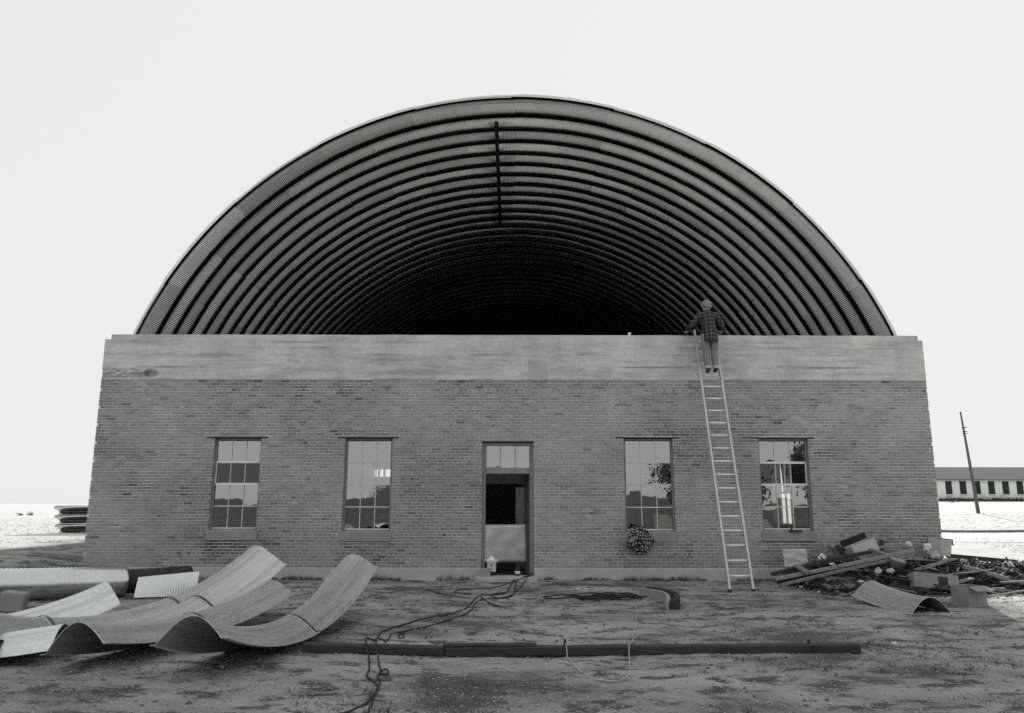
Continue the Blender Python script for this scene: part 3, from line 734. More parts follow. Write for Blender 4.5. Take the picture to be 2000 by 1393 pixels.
# ------------------------------------------------------------------ loose curved roof panels on the ground
def strip(name, label, near, head, length, s0, R=9.0, width=.86, depth=.27, nseg=2, roll=0.0, mat='galvanised_sheet', group=None, crimp=.042, lift=0.0, amp=.0014, yaw_roll=0):
    """bolted strip of panels lying hump up and bowed like a rocker: touches the ground s0 from its near end"""
    root = empty(name, (near[0], near[1], Hs(near[0], near[1])))
    tag(root, label, 'roof panel', group)
    hd = Vector((math.cos(head), math.sin(head), 0)); sd = Vector((-hd.y, hd.x, 0)); up = Vector((0, 0, 1))
    zc0 = Hs(near[0] + hd.x * s0, near[1] + hd.y * s0)
    seg = length / nseg; TS = [-.5, -.46] + [-.42 * math.cos(PI * k / 16) for k in range(17)] + [.46, .5]; nu = len(TS)
    for k in range(nseg):
        a, b = k * seg - (.05 if k else 0), (k + 1) * seg
        nc = max(4, int((b - a) / crimp)); ns = nc * 4; m = MB(); P = []
        for i in range(ns + 1):
            s = a + (b - a) * i / ns; th = (s - s0) / R
            c = hd * (s0 + R * math.sin(th)) + up * (R - R * math.cos(th)); n_ = up * math.cos(th) - hd * math.sin(th)
            cr = .5 + .5 * math.cos(2 * PI * i / 4); row = []
            for t in TS:
                p = profile(t, depth, .16); wg = max(0., 1 - abs(p / depth - .42) / .42)
                lat = sd * (t * width)
                q = lat + n_ * (p + amp * cr * wg + (.006 if k % 2 else 0))
                if roll: q = Matrix.Rotation(roll, 3, (hd * math.cos(th) + up * math.sin(th))) @ q
                pt = c + q + up * (zc0 - root.location.z + lift)
                row.append(pt)
            P.append(row)
        o = m.grid(P).obj('panel_sheet', mat, root, True)
        uv = o.data.attributes.new('panel_uv', 'FLOAT_VECTOR', 'POINT')
        uv.data.foreach_set('vector', np.array([(a + (b - a) * i / ns + near[0] * 3, t, near[1]) for i in range(ns + 1) for t in TS], np.float32).ravel())
        solid(o, .005)
        if k:
            P = []
            for ds in (.035, .06):
                th = (a + ds - s0) / R; row = []
                for t in TS:
                    p = profile(t, depth, .16); c = hd * (s0 + R * math.sin(th)) + up * (R - R * math.cos(th)); n_ = up * math.cos(th) - hd * math.sin(th)
                    q = sd * (t * width * 1.012) + n_ * (p * 1.02 + .017)
                    if roll: q = Matrix.Rotation(roll, 3, (hd * math.cos(th) + up * math.sin(th))) @ q
                    row.append(c + q + up * (zc0 - root.location.z + lift))
                P.append(row)
            solid(MB().grid(P).obj('joint_band', 'dark_paint', root, True), .004)
    return root
GP = 'loose corrugated roof panels lying on the ground at left'
def hd_(a, b): return math.atan2(b[1] - a[1], b[0] - a[0])
def lay(label, q, **kw):
    x, y, h, R, s0, L_, roll, w_, dep = q
    return strip('roof_panel', label, (x, y), h, L_, s0, R=R, width=w_, depth=dep, roll=roll, lift=abs(math.sin(roll)) * w_ / 2, group=GP, **kw)
lay('bowed steel roof panel rising toward the wall, nearest the long dark timber', (-2.969, 7.395, 1.446, 6.26, 2.035, 4.833, -0.113, 0.75, 0.23))
lay('shorter bowed steel roof panel with dark open end, second from the long timber', (-4.208, 7.795, 1.343, 8.598, 1.652, 3.682, -0.187, 0.762, 0.245))
lay('tallest bowed roof strip with a dark joint band, pointing at the leftmost window', (-4.553, 9.10, 1.273, 6.41, -0.02, 3.05, -0.021, 0.782, 0.221))
lay('long bowed roof strip behind the tallest strip, running out of the left picture edge', (-5.991, 7.23, 1.232, 6.13, 2.978, 5.991, 0.081, 0.816, 0.236), nseg=3)
lay('bright-topped roof panel end at the lower left picture edge', (-7.2, 8.28, 0.08, 8.5, 1.2, 2.55, -0.1, 0.76, 0.24), nseg=1, mat='galvanised_bright')
p4 = strip('roof_panel', 'short bright ribbed roof panel tilted up among the left panels', (-6.25, 9.95), 0.72, 1.3, -.55, R=4.2, width=.60, depth=.31, nseg=1, mat='galvanised_bright', amp=.016, group=GP, lift=-.06)
# long bright panel lying hump towards the yard along the back, with a dark end length
def side_panel(label, pts, rad, dark_from):
    root = empty('roof_panel', (pts[0][0], pts[0][1], 0)); tag(root, label, 'roof panel', GP)
    c = catmull([Vector((p[0], p[1], Hs(p[0], p[1]))) for p in pts], 40); L_ = len(c)
    cut = [0, int(L_ * dark_from), L_]
    for si in range(2):
        P = []
        for i in range(cut[si], min(cut[si + 1] + 1, L_)):
            t = (c[min(i + 1, L_ - 1)] - c[max(i - 1, 0)]).normalized(); sd = Vector((t.y, -t.x, 0)); row = []
            cr = (i % 2) * .012; rr = rad if si == 0 else rad * .8
            for a in np.linspace(math.radians(140), math.radians(-80), 25):
                k = rr + cr * (a < 1.9 and a > -.3)
                row.append(c[i] + sd * (math.cos(a) * k) + Vector((0, 0, rr * 1.0 + math.sin(a) * k + (.05 if si else 0))) - root.location)
            if si == 0: row = [row[0] - sd * .16 + Vector((0, 0, .03))] + row
            P.append(row)
        solid(MB().grid(P).obj('panel_sheet', 'galvanised_bright' if si == 0 else 'steel_dark', root, True), .005)
    return root
side_panel('long bright curved roof panel lying along the back left with a dark end', [(-11.2, 11.6), (-9.2, 12.75), (-7.9, 13.55), (-6.9, 14.3), (-6.1, 15.1)], .255, .74)
fl = MB(); P = []
for i in range(49):
    s = i / 48; row = []
    for j in range(7):
        u = j / 6; row.append((-6.50 + .86 * s, 13.8 + .5 * s + .10 * u, .03 + .33 * u - .08 * s * (1 - u) + .06 * s + (i % 2) * .008 + .03 * math.sin(u * PI)))
    P.append(row)
flo = solid(fl.grid(P).obj('roof_panel', 'galvanised_bright'), .005); tag(flo, 'short white flat piece of ribbed sheet propped in front of the dark panel end', 'roof panel', GP)
tag(bevel(MB().box(-.17, .17, -.14, .14, 0, .30, Matrix.Rotation(.3, 4, 'Z') @ Matrix.Rotation(.12, 4, 'Y')).obj('concrete_block', 'sill_concrete'), .03, 2), 'grey rubble block at the left edge behind the panels', 'block').location = (-7.62, 12.25, Hs(-7.6, 12.25) - .02)
# the single panel at right
p7 = strip('roof_panel', 'single grey curved roof panel lying before the rubbish heap at right', (6.363, 12.183), 1.758, 1.45, .198, R=6.28, width=.794, depth=.228, nseg=1)

# ------------------------------------------------------------------ long dark timbers across the yard
def timber(label, a, b, w_, h_, mat='wood_dark', z=None, name='timber'):
    a = Vector(a); b = Vector(b); n = 12; o = empty(name, (a.x, a.y, 0))
    m = MB(); za = Hs(a.x, a.y) if z is None else z
    A = Vector((a.x, a.y, za + h_ / 2)); B_ = Vector((b.x, b.y, (Hs(b.x, b.y) if z is None else z) + h_ / 2))
    bpy.data.objects.remove(o)
    m.bar(A, B_, w_, h_, seg=40, sag=.004); r = m.obj(name, mat); bevel(r, .008)
    for v in r.data.vertices: v.co.z += .008 * mnoise.noise(Vector((v.co.x * 2.2, v.co.z * 9, 0))); v.co.y += .012 * mnoise.noise(Vector((v.co.x * 1.4, v.co.y * 5, 3)))
    return tag(r, label, 'timber')
t1 = timber('long dark timber lying across the yard, its right-hand length with a clamp', (-.72, 8.98, 0), (3.84, 8.98, 0), .16, .09)
t2 = timber('dark timber running from the nearest panel to the long timber', (-2.32, 9.06, 0), (-.735, 9.0, 0), .15, .09)
t3 = timber('thin dark board lying on top of the long timber in the middle', (-.76, 9.0, 0), (.28, 9.0, 0), .13, .03, z=Hs(-.2, 9) + .092)
timber('rough dark board lying against the far side of the long timber', (-.2, 9.13, 0), (3.55, 9.10, 0), .05, .07)
for x in (3.32,): MB().bar((x, 8.885, .02), (x, 8.885, .10), .04, .012, up=(0, 1, 0)).bar((x, 9.07, .095), (x, 8.88, .10), .035, .012).bar((x - .02, 9.0, .09), (x - .02, 9.0, .15), .02, .02, up=(0, 1, 0)).obj('clamp', 'cable', t1)
MB().bar((.59, 9.0, .08), (.595, 9.0, .15), .025, .025, up=(0, 1, 0)).obj('peg', 'cable', t1)
MB().bar((-1.62, 8.94, .01), (-1.60, 8.94, .10), .03, .012, up=(0, 1, 0)).obj('strap', 'cable', t2)

# curved offcut standing on the ground
root = tag(empty('curved_offcut', (2.56, 12.7, Hs(2.56, 12.7))), 'short curved steel channel offcut standing between cable heap and ladder', 'offcut')
for x0_, x1_, zt, mt, nm in ((-.13, -.07, -.02, 'sill_concrete', 'flange'), (-.066, -.01, -.04, 'steel_dark', 'groove'), (-.006, .09, .0, 'wood_dark', 'web')):
    P = []
    for i in range(17):
        k = i / 16; y = 1.75 * k; z = .15 + .05 * math.sin(PI * k * .8) + zt; xo = .20 * math.sin(PI * k) - .12 * k
        P.append([(x0_ + xo, y, -.01), (x0_ + xo, y, z), (x1_ + xo, y, z), (x1_ + xo, y, -.01), (x0_ + xo, y, -.01)])
    m = MB().grid(P); n = len(m.v); m.f += [(0, 1, 2, 3), (n - 2, n - 3, n - 4, n - 5)]; bevel(m.obj(nm, mt, root), .008)

# ------------------------------------------------------------------ cables
def gpt(px, py, z=0.0):
    u = (px - 1000) / F_PX; v = (696.5 - py) / F_PX
    d = Vector((u, math.cos(PITCH) - v * math.sin(PITCH), math.sin(PITCH) + v * math.cos(PITCH))); t = (z - EYE) / d.z
    return Vector((d.x * t, d.y * t, z))
def cable(label, pts, r, mat='cable', name='cable', wob=.02, over=None, group=None):
    c = catmull(pts, 10); q = []
    for p in c:
        h_ = Hs(p.x, p.y) + r * .8
        if over and abs(p.y - 9.0) < .17 and -2.9 < p.x < 3.8: h_ = .10 + r
        q.append(Vector((p.x + wob * mnoise.noise(p * 3), p.y + wob * mnoise.noise(p * 3 + Vector((9, 0, 0))), max(p.z, h_))))
    q2 = [q[0]]
    for p in q[1:]:
        if (p - q2[-1]).length > .015: q2.append(p)
    return tag(MB().tube(q2, r, 6).obj(name, mat, None, True), label, 'cable', group)
PXY = lambda *l: [gpt(*p) for p in l]
door_p = [Vector((.40, FY - .05, .15)), Vector((.36, FY - .35, .12)), Vector((.05, FY - .7, .06))]
cable('black cable looping over the dark timber and out at the bottom edge', door_p + PXY((985, 1160), (935, 1165), (905, 1195), (820, 1214), (770, 1228), (745, 1237), (735, 1252)) + [Vector((-1.62, 9.0, .15))] + PXY((722, 1290), (720, 1318), (735, 1335), (742, 1345), (720, 1372), (680, 1392), (640, 1402)), .011, over=1)
cable('thin black cable with small curls beside the timber, left of middle', [v + Vector((.06, -.03, 0)) for v in door_p] + PXY((1000, 1165), (940, 1172), (915, 1200), (850, 1222), (800, 1232), (783, 1238), (779, 1246), (788, 1246), (786, 1236), (765, 1240), (757, 1254)) + [Vector((-1.50, 9.0, .15))] + PXY((742, 1295), (743, 1312), (755, 1318), (760, 1312), (750, 1308), (742, 1320), (742, 1342), (728, 1375), (715, 1400)), .0095, over=1)
cable('stiff black cable lying to the left of the step', door_p[:2] + PXY((960, 1150), (905, 1152), (890, 1158), (920, 1160)), .010)
cable('short black cable end pointing left across the dirt', PXY((835, 1153), (870, 1163), (905, 1168), (920, 1170)), .011)
cable('short black cable end lying toward the camera below the step', PXY((940, 1166), (955, 1178), (978, 1188)), .013)
cable('black cable running across the front of the step', door_p[:2] + PXY((1005, 1160), (975, 1168), (960, 1162), (995, 1158)), .012)
cable('thin pale wire looping over the timber near the middle', PXY((1078, 1215), (1090, 1245), (1100, 1268), (1118, 1294), (1150, 1320), (1180, 1329), (1210, 1330), (1228, 1318), (1230, 1290), (1236, 1250), (1244, 1200), (1240, 1175), (1225, 1158), (1200, 1146)), .0045, 'pale_wire', over=1)
heap = []
m = MB(); r1 = random.Random(5); c0 = gpt(1150, 1165)
for k in range(9):
    cx, cy = c0.x + r1.uniform(-.45, .55), c0.y + r1.uniform(-.35, .3); a = r1.uniform(.25, .55); b = r1.uniform(.12, .3); ph = r1.uniform(0, 6)
    m.tube([(cx + a * math.cos(t + ph) * (1 + .15 * math.sin(3 * t)), cy + b * math.sin(t + ph) + .05 * math.sin(2 * t), Hs(cx, cy) + .012 + .02 * (k % 3) + .01 * math.sin(4 * t)) for t in np.linspace(0, 5.6, 28)], .012, 6)
m.tube([c0 + Vector((.3, -.1, .02)), c0 + Vector((.9, -.2, .02)), c0 + Vector((1.35, -.05, .02))], .012, 6)
tag(m.obj('cable_coil', 'cable', None, True), 'tangled heap of black cable between the door and the ladder', 'cable')

# ------------------------------------------------------------------ rubbish heap at right
def plank(label, a, b, w_, t, mat='wood', up=(0, 0, 1), cat='plank', grp='planks on the rubbish heap', sag=0.0):
    r = MB().bar(a, b, w_, t, up=up, seg=6, sag=sag).obj('plank', mat); bevel(r, .004)
    return tag(r, label, cat, grp)
plank('dark uppermost plank slanting up across the heap toward the tilted carton', at(1509, 1121, 15.9), at(1704, 1076, 16.5), .10, .06, 'wood_dark', sag=.02)
plank('long pale-edged plank slanting across the middle of the heap', at(1515, 1130, 15.5), at(1785, 1073, 16.0), .07, .065, 'wood_light', sag=-.015)
plank('lowest long plank slanting over the front of the heap', at(1527, 1142, 15.2), at(1785, 1084, 15.7), .06, .05, 'wood', sag=.02)
plank('dark beam just under the long pale-edged plank', at(1520, 1137, 15.6), at(1700, 1097, 15.9), .08, .06, 'wood_dark')
plank('short crosspiece resting on the left ends of the slanting planks', at(1556, 1104, 15.95), at(1579, 1118, 15.4), .12, .045, 'wood')
plank('short crosspiece resting on the right ends of the slanting planks', at(1700, 1072, 16.35), at(1732, 1083, 15.9), .12, .05, 'wood')
plank('flat grey board on the ground under the slanting planks', at(1604, 1131, 15.6), at(1702, 1131, 15.6), .5, .12, 'wood')
plank('lower flat board lying in front of the heap beside the single panel', at(1610, 1144, 15.2), at(1712, 1142, 15.2), .4, .07, 'wood')
plank('thin stick pointing right toward the wall corner', at(1700, 1072, 16.9), at(1758, 1060, 17.0), .05, .04, 'wood_light')
plank('short upright dark offcut leaning on the wall', at(1722, 1074, 17.3), at(1723, 1054, 17.38), .10, .03, 'wood_dark', up=(0, 1, 0))
def carton(name, label, loc, size, rot, mat='cardboard', flaps=(1, 1, 1, 1), spread=.5, grp='cartons on the rubbish heap'):
    root = tag(empty(name, loc), label, 'carton', grp); root.rotation_euler = rot
    sx_, sy_, sz_ = size; t = .008; m = MB()
    m.box(-sx_ / 2, sx_ / 2, -sy_ / 2, sy_ / 2, 0, t); m.box(-sx_ / 2, sx_ / 2, -sy_ / 2, -sy_ / 2 + t, t, sz_); m.box(-sx_ / 2, sx_ / 2, sy_ / 2 - t, sy_ / 2, t, sz_)
    m.box(-sx_ / 2, -sx_ / 2 + t, -sy_ / 2 + t, sy_ / 2 - t, t, sz_); m.box(sx_ / 2 - t, sx_ / 2, -sy_ / 2 + t, sy_ / 2 - t, t, sz_); m.obj('carton_body', mat, root)
    fl_ = sy_ * .48
    for i, f in enumerate(flaps):
        if not f: continue
        a = (.2 + spread * random.uniform(.6, 1.4)) * f
        ln = sx_ if i < 2 else sy_ - .02; o = MB().box(-ln / 2, ln / 2, 0, fl_, 0, t).obj('flap', mat, root)
        if i == 0: o.location = (0, sy_ / 2 + .002, sz_); o.rotation_euler = (-a + .2, 0, 0)
        if i == 1: o.location = (0, -sy_ / 2 - .002, sz_); o.rotation_euler = (-a + .2, 0, PI)
        if i == 2: o.location = (sx_ / 2 + .002, 0, sz_); o.rotation_euler = (-a + .2, 0, -PI / 2)
        if i == 3: o.location = (-sx_ / 2 - .002, 0, sz_); o.rotation_euler = (-a + .2, 0, PI / 2)
    return root
carton('carton', 'tilted pale carton, open and dark inside, high on the heap under the last window bay', at(1690, 1082, 16.75), (.56, .30, .26), (math.radians(-8), math.radians(-20), .12), 'cardboard_light', (1, 0, 0, 0), .2)
MB_ = MB().bar(at(1645, 1066, 17.0), at(1692, 1048, 17.1), .03, .22).obj('board', 'tar_paper'); tag(MB_, 'dark board behind the tilted pale carton', 'board')
carton('carton', 'grey open carton standing alone in front of the heap at far right', (7.62, 13.35, Hs(7.6, 13.3)), (.40, .34, .32), (0, 0, .35), 'cardboard', (1, 1, 1, 0), .5)
carton('carton', 'battered carton at the wall corner on the heap', at(1835, 1083, 17.0), (.36, .3, .34), (.08, .1, .5), 'cardboard_light', (1, 0, 1, 0), .9)
carton('carton', 'collapsed wide carton with a dark square mark before the heap', at(1825, 1150, 14.9), (.78, .30, .27), (math.radians(-12), .08, -.12), 'cardboard', (1, 0, 0, 0), 1.3)
mk = MB().box(-.09, .08, -.003, 0, -.09, .09).obj('printed_mark', 'wood_dark', bpy.data.objects[[o.name for o in bpy.data.objects if o.get('label', '').startswith('collapsed wide')][0]]); mk.location = (.12, -.152, .13)
def panel_sheet(label, c, w_, h_, rot, mat, name='cardboard_sheet', cat='sheet', thick=.012, crum=.015):
    P = []
    for i in range(9): P.append([((j / 8 - .5) * w_, crum * mnoise.noise(Vector((i * .5, j * .5, w_ * 9))) * 2, (i / 8) * h_) for j in range(9)])
    o = solid(MB().grid(P).obj(name, mat), thick); o.location = c; o.rotation_euler = rot; return tag(o, label, cat)
panel_sheet('pale square cardboard sheet propped upright below the last window', at(1557, 1106, 16.75), .50, .37, (math.radians(-14), 0, 0), 'cardboard_light')
panel_sheet('grey bent sheet leaning behind the slanting planks', at(1628, 1086, 16.9), .42, .27, (math.radians(-20), .25, .1), 'cardboard')
panel_sheet('small grey flap of sheet folded over at the top of the heap', at(1632, 1073, 16.8), .22, .16, (math.radians(-50), .5, .2), 'cardboard')
panel_sheet('dark strip of sheet hanging over beside the tilted carton', at(1648, 1084, 16.7), .12, .24, (math.radians(-10), -.5, 0), 'wood_dark')
def scrap(label, c, s, mat='paper', name='paper_scrap', cat='scrap', flat=.5, seed=1, grp='pale scraps strewn about the heap'):
    P = []
    for i in range(9):
        th = PI * i / 8; row = []
        for j in range(13):
            ph = 2 * PI * j / 12; d_ = Vector((math.sin(th) * math.cos(ph), math.sin(th) * math.sin(ph), math.cos(th)))
            r = 1 + .55 * mnoise.noise(d_ * 1.7 + Vector((seed * 7.3, 0, 0))) + .2 * mnoise.noise(d_ * 4 + Vector((seed * 3.1, 0, 0)))
            row.append((d_.x * s * r, d_.y * s * .7 * r, d_.z * s * flat * r))
        P.append(row)
    o = MB().grid(P).obj(name, mat); o.location = c; return tag(o, label, cat, grp)
scrap('large white rag bundle beside the propped cardboard sheet', at(1606, 1090, 16.7), .085, 'paper', 'rag', 'rag', 1.2, 2, None)
lathe_b = lathe('grey_tub', [(.12, 0), (.15, .14), (.16, .15), (.10, .16)], 'cardboard', at(1750, 1106, 15.6)); lathe_b.rotation_euler = (.3, .2, 0); tag(lathe_b, 'round grey tub lying in the middle of the heap', 'tub')
scrap('white lump left of the sticks low in the heap', at(1716, 1116, 15.4), .07, 'cardboard_light', 'rag', 'rag', 1.1, 4, None)
scrap('pale lump right of the white lump low in the heap', at(1740, 1114, 15.35), .075, 'cardboard_light', 'rag', 'rag', .6, 5, None)
scrap('crumpled paper near the wall above the heap, dark and white', at(1775, 1062, 17.0), .08, 'paper', 'paper_scrap', 'scrap', .7, 6, None)
scrap('white torn paper against the corner carton', at(1812, 1068, 16.6), .08, 'paper', 'paper_scrap', 'scrap', 1.1, 7, None)
scrap('grey torn paper hanging below the corner carton', at(1828, 1084, 16.4), .09, 'cardboard_light', 'paper_scrap', 'scrap', 1.0, 8, None)
scrap('white crumpled paper at the far right edge of the heap', at(1970, 1103, 16.0), .13, 'paper', 'paper_scrap', 'scrap', .6, 9, None)
r2 = random.Random(11)
for i, (px, py, Yd, s, lab) in enumerate([(1565, 1145, 15.0, .03, 'tiny pale scrap under the left ends of the slanting planks'), (1600, 1155, 14.6, .03, 'tiny pale scrap on the dirt in front of the slanting planks'), (1626, 1101, 15.9, .06, 'white torn scrap between the two upper slanting planks'), (1683, 1135, 15.1, .06, 'white scrap on the flat board behind the single panel'),
     (1671, 1159, 14.3, .035, 'pale scrap at the upper left end of the single panel'), (1845, 1091, 16.3, .05, 'pale scrap just below the corner carton'), (1822, 1108, 15.8, .05, 'pale scrap above the collapsed carton'), (1905, 1092, 16.6, .06, 'pale scrap at the back above the broken frame'), (1890, 1100, 16.4, .07, 'pale scrap at the left end of the broken frame'),
     (1960, 1112, 15.9, .06, 'white scrap lying on the broken frame'), (1925, 1147, 14.5, .06, 'white scrap behind the lone open carton'), (1905, 1152, 14.2, .05, 'pale scrap in the mouth of the lone open carton'),
     (1748, 1255, 9.6, .035, 'small white scrap on bare dirt at right beyond the long timber'), (815, 1188, 13.0, .06, 'white scrap on bare dirt between the panels and the cables'), (1130, 1150, 15.6, .035, 'left of two small white scraps by the cable heap'), (1145, 1150, 15.6, .035, 'right of two small white scraps by the cable heap')]):
    scrap(lab, at(px, py, Yd), s, 'paper', flat=.4, seed=20 + i, grp='small pale scraps')
# frame of two rails at right and other planks there
fr = tag(empty('wooden_frame', at(1884, 1104, 15.6)), 'broken wooden frame with crosspieces at the right of the heap', 'frame'); o_ = fr.location.copy()
A1, B1 = at(1882, 1105, 15.6), at(1971, 1130, 15.0); A2, B2 = at(1905, 1098, 16.2), at(1985, 1116, 15.7)
bevel(MB().bar(A1 - o_, B1 - o_, .05, .075).obj('rail', 'wood_light', fr), .004); bevel(MB().bar(A2 - o_, B2 - o_, .05, .05).obj('rail', 'wood', fr), .004)
for k in (.25, .5, .8): MB().bar(A1.lerp(B1, k) - o_, A2.lerp(B2, k) - o_, .03, .03).obj('crosspiece', 'wood', fr)
plank('grey plank at the far right edge of the heap', at(1965, 1110, 15.8), at(2030, 1132, 15.2), .20, .05, 'wood_light')
plank('pale thin lath lying at right below the broken frame', at(1938, 1148, 14.5), at(1964, 1147, 14.5), .05, .02, 'wood_light')
plank('grey lath lying at lower right of the heap', at(1955, 1136, 14.9), at(2010, 1133, 14.9), .12, .03, 'wood')
plank('long thin lath along the right end of the heap', at(1930, 1164, 13.9), at(2010, 1150, 14.2), .05, .02, 'wood')
plank('grey board flat behind the broken frame', at(1860, 1098, 16.6), at(1905, 1096, 16.8), .2, .03, 'wood_light')
plank('dark board behind the corner carton', at(1838, 1054, 17.3), at(1862, 1057, 17.2), .03, .10, 'wood_dark')
plank('narrow grey lath in the middle of the heap under the tub', at(1800, 1104, 15.6), at(1832, 1112, 15.4), .04, .02, 'wood_light')
plank('thin lath on the ground behind the single panel', at(1740, 1146, 14.6), at(1790, 1156, 14.2), .05, .02, 'wood')
plank('slanting grey board at the foot of the heap right of the collapsed carton', at(1868, 1136, 14.8), at(1900, 1128, 14.9), .12, .03, 'wood')
LATHS = []
for i in range(42):                                                   # jumble of further laths
    x = r2.uniform(6.3, 12.0); y = r2.uniform(14.6, 17.2); hh = .5 * max(0, 1 - ((y - 16.2) / 1.7) ** 2) * (1 if x < 9 else .55); z = Hs(x, y) + hh * .85 + .04
    a = r2.uniform(-.6, .6); l = r2.uniform(.25, .8); tl_ = r2.uniform(-.18, .18)
    mt_ = r2.choice(['wood', 'wood_dark', 'wood_dark', 'wood_light'])
    LATHS.append((x, mt_, plank('broken lath', (x - l * math.cos(a), y - l * math.sin(a), z - l * tl_), (x + l * math.cos(a), y + l * math.sin(a), z + l * tl_), r2.uniform(.03, .11), r2.uniform(.015, .04), mt_, grp='broken laths in the heap')))
ORD = ['first', 'second', 'third', 'fourth', 'fifth', 'sixth', 'seventh', 'eighth', 'ninth', 'tenth', 'eleventh', 'twelfth', 'thirteenth', 'fourteenth', 'fifteenth', 'sixteenth', 'seventeenth', 'eighteenth', 'nineteenth', 'twentieth', 'twenty-first', 'twenty-second', 'twenty-third', 'twenty-fourth', 'twenty-fifth', 'twenty-sixth', 'twenty-seventh', 'twenty-eighth', 'twenty-ninth', 'thirtieth']
for mt_, cn in (('wood', 'grey'), ('wood_dark', 'dark'), ('wood_light', 'pale')):
    for k, (_, _, o) in enumerate(sorted([q_ for q_ in LATHS if q_[1] == mt_], key=lambda q_: q_[0])):
        o['label'] = '%s broken lath in the rubbish heap, %s of the %s laths from the left' % (cn, ORD[k], cn)
# tar paper at the back of the heap
P = []
for i in range(13): P.append([(9.7 + j * .33, 17.0 + i * .17 - .05 * j, Hs(9.7 + j * .33, 17 + i * .17) + .10 + .16 * abs(mnoise.noise(Vector((i * .3, j * .35, 2)))) + (.10 if 3 < i < 9 else 0)) for j in range(11)])
tag(solid(MB().grid(P).obj('tar_paper', 'tar_paper'), .006), 'black tar paper lying behind the heap past the wall corner', 'tar paper')
# loose mass of the heap
m = MB(); P = []
for i in range(36):
    row = []
    for j in range(70):
        x = 5.4 + j * .1; y = 14.7 + i * .08
        e = max(0, 1 - ((y - 16.3) / 1.45) ** 2) * (sst(5.5, 6.6, x) * (1 - sst(10.8, 12.2, x)))
        z = Hs(x, y) - .05 + e * (.42 if x < 9.3 else .32) * (.75 + .5 * mnoise.noise(Vector((x * 1.5, y * 1.5, 0)))) + .07 * e * mnoise.noise(Vector((x * 6, y * 6, 4)))
        row.append((x, y, float(z)))
    P.append(row)
m.grid(P)
for k in range(2400):
    x = r2.uniform(5.7, 11.9); y = r2.uniform(14.5, 17.35); e = max(0, 1 - ((y - 16.3) / 1.5) ** 2) * float(sst(5.5, 6.6, x) * (1 - sst(10.8, 12.4, x)))
    z = Hs(x, y) + e * .4 + r2.uniform(-.03, .07); a = r2.uniform(0, PI); l = r2.uniform(.04, .22); tz = r2.uniform(-.12, .12)
    if e < .1 and r2.random() < .75: continue
    m.bar((x - l * math.cos(a), y - l * math.sin(a), z - tz), (x + l * math.cos(a), y + l * math.sin(a), z + tz), r2.uniform(.006, .05), r2.uniform(.004, .02))
tag(m.obj('rubbish_heap', 'rubbish'), 'low dark mass of broken rubbish against the wall at right', 'rubbish', kind='stuff')
m = MB()
for k in range(420):
    x = r2.uniform(5.7, 11.9); y = r2.uniform(14.4, 17.3); e = max(0, 1 - ((y - 16.3) / 1.5) ** 2) * float(sst(5.5, 6.6, x) * (1 - sst(10.8, 12.4, x)))
    z = Hs(x, y) + e * .43 + r2.uniform(.0, .06); a = r2.uniform(0, PI); l = r2.uniform(.03, .13); tz = r2.uniform(-.05, .05)
    m.bar((x - l * math.cos(a), y - l * math.sin(a), z - tz), (x + l * math.cos(a), y + l * math.sin(a), z + tz), r2.uniform(.008, .05), r2.uniform(.004, .012))
tag(m.obj('splinters', 'wood_light'), 'pale splinters and chips scattered over the dark rubbish', 'rubbish', kind='stuff')
for lab, a, b, w_, t_, mt_ in (
    ('wide grey board leaning up the heap behind the collapsed carton', at(1792, 1112, 15.5), at(1862, 1090, 16.1), .16, .03, 'wood'),
    ('long pale board crossing the right of the heap behind the frame', at(1858, 1094, 16.7), at(1990, 1104, 16.5), .12, .03, 'wood_light'),
    ('long grey board sloping down to the right picture edge', at(1868, 1108, 16.0), at(2010, 1142, 15.0), .10, .04, 'wood'),
    ('dark heavy beam lying along the back of the heap at right', at(1850, 1084, 17.0), at(1985, 1096, 16.9), .10, .09, 'wood_dark'),
    ('pale short board standing on edge below the tilted carton', at(1668, 1092, 16.4), at(1722, 1094, 16.3), .03, .12, 'wood_light'),
    ('grey slab of board lying flat between tub and corner carton', at(1765, 1090, 16.3), at(1812, 1092, 16.3), .22, .04, 'wood_light'),
    ('grey board end poking out beyond the collapsed carton', at(1845, 1124, 15.2), at(1885, 1118, 15.3), .10, .04, 'wood_light'),
    ('dark board on edge at the foot of the heap by the single panel', at(1700, 1150, 14.8), at(1772, 1146, 14.9), .03, .08, 'wood_dark')):
    plank(lab, a, b, w_, t_, mt_)
for a, b, lab in ((( 1880, 1310), (1905, 1300), 'lone pale stick lying on the dirt at lower right'), ((1898, 1312), (1921, 1320), 'second pale stick crossing at lower right')):
    q_ = gpt(*a); w2 = gpt(*b); plank(lab, (q_.x, q_.y, Hs(q_.x, q_.y) + .015), (w2.x, w2.y, Hs(w2.x, w2.y) + .02), .012, .01, 'wood_light', cat='stick', grp='pale sticks at lower right')

# ------------------------------------------------------------------ far left: stack of panels
for k in range(3):
    root = tag(empty('stacked_roof_panel', (-17.35, 30.6, 0)), ['lowest', 'middle', 'topmost'][k] + ' ribbed panel of the far stack beside the left wall', 'roof panel', 'far stack of roof panels')
    P = []; zb = Hs(-18, 30.6) + .02 + k * .345
    for i in range(5):
        x = i * 1.6 - .10 * k * (i == 0)
        row = []
        for j in range(29):
            t = j / 28; prof_ = .13 * math.sin(t * 2 * PI * 1.0 - .6)
            row.append((x - (.10 * math.sin(t * PI) if i == 0 else 0) + .05 * k, -.25 + prof_ * 1.4 - .2 * t, zb + t * .33 + .02 * i * (k > 0) ))
        P.append(row)
    solid(MB().grid(P).obj('panel_sheet', 'galvanised_bright', root, True), .02)

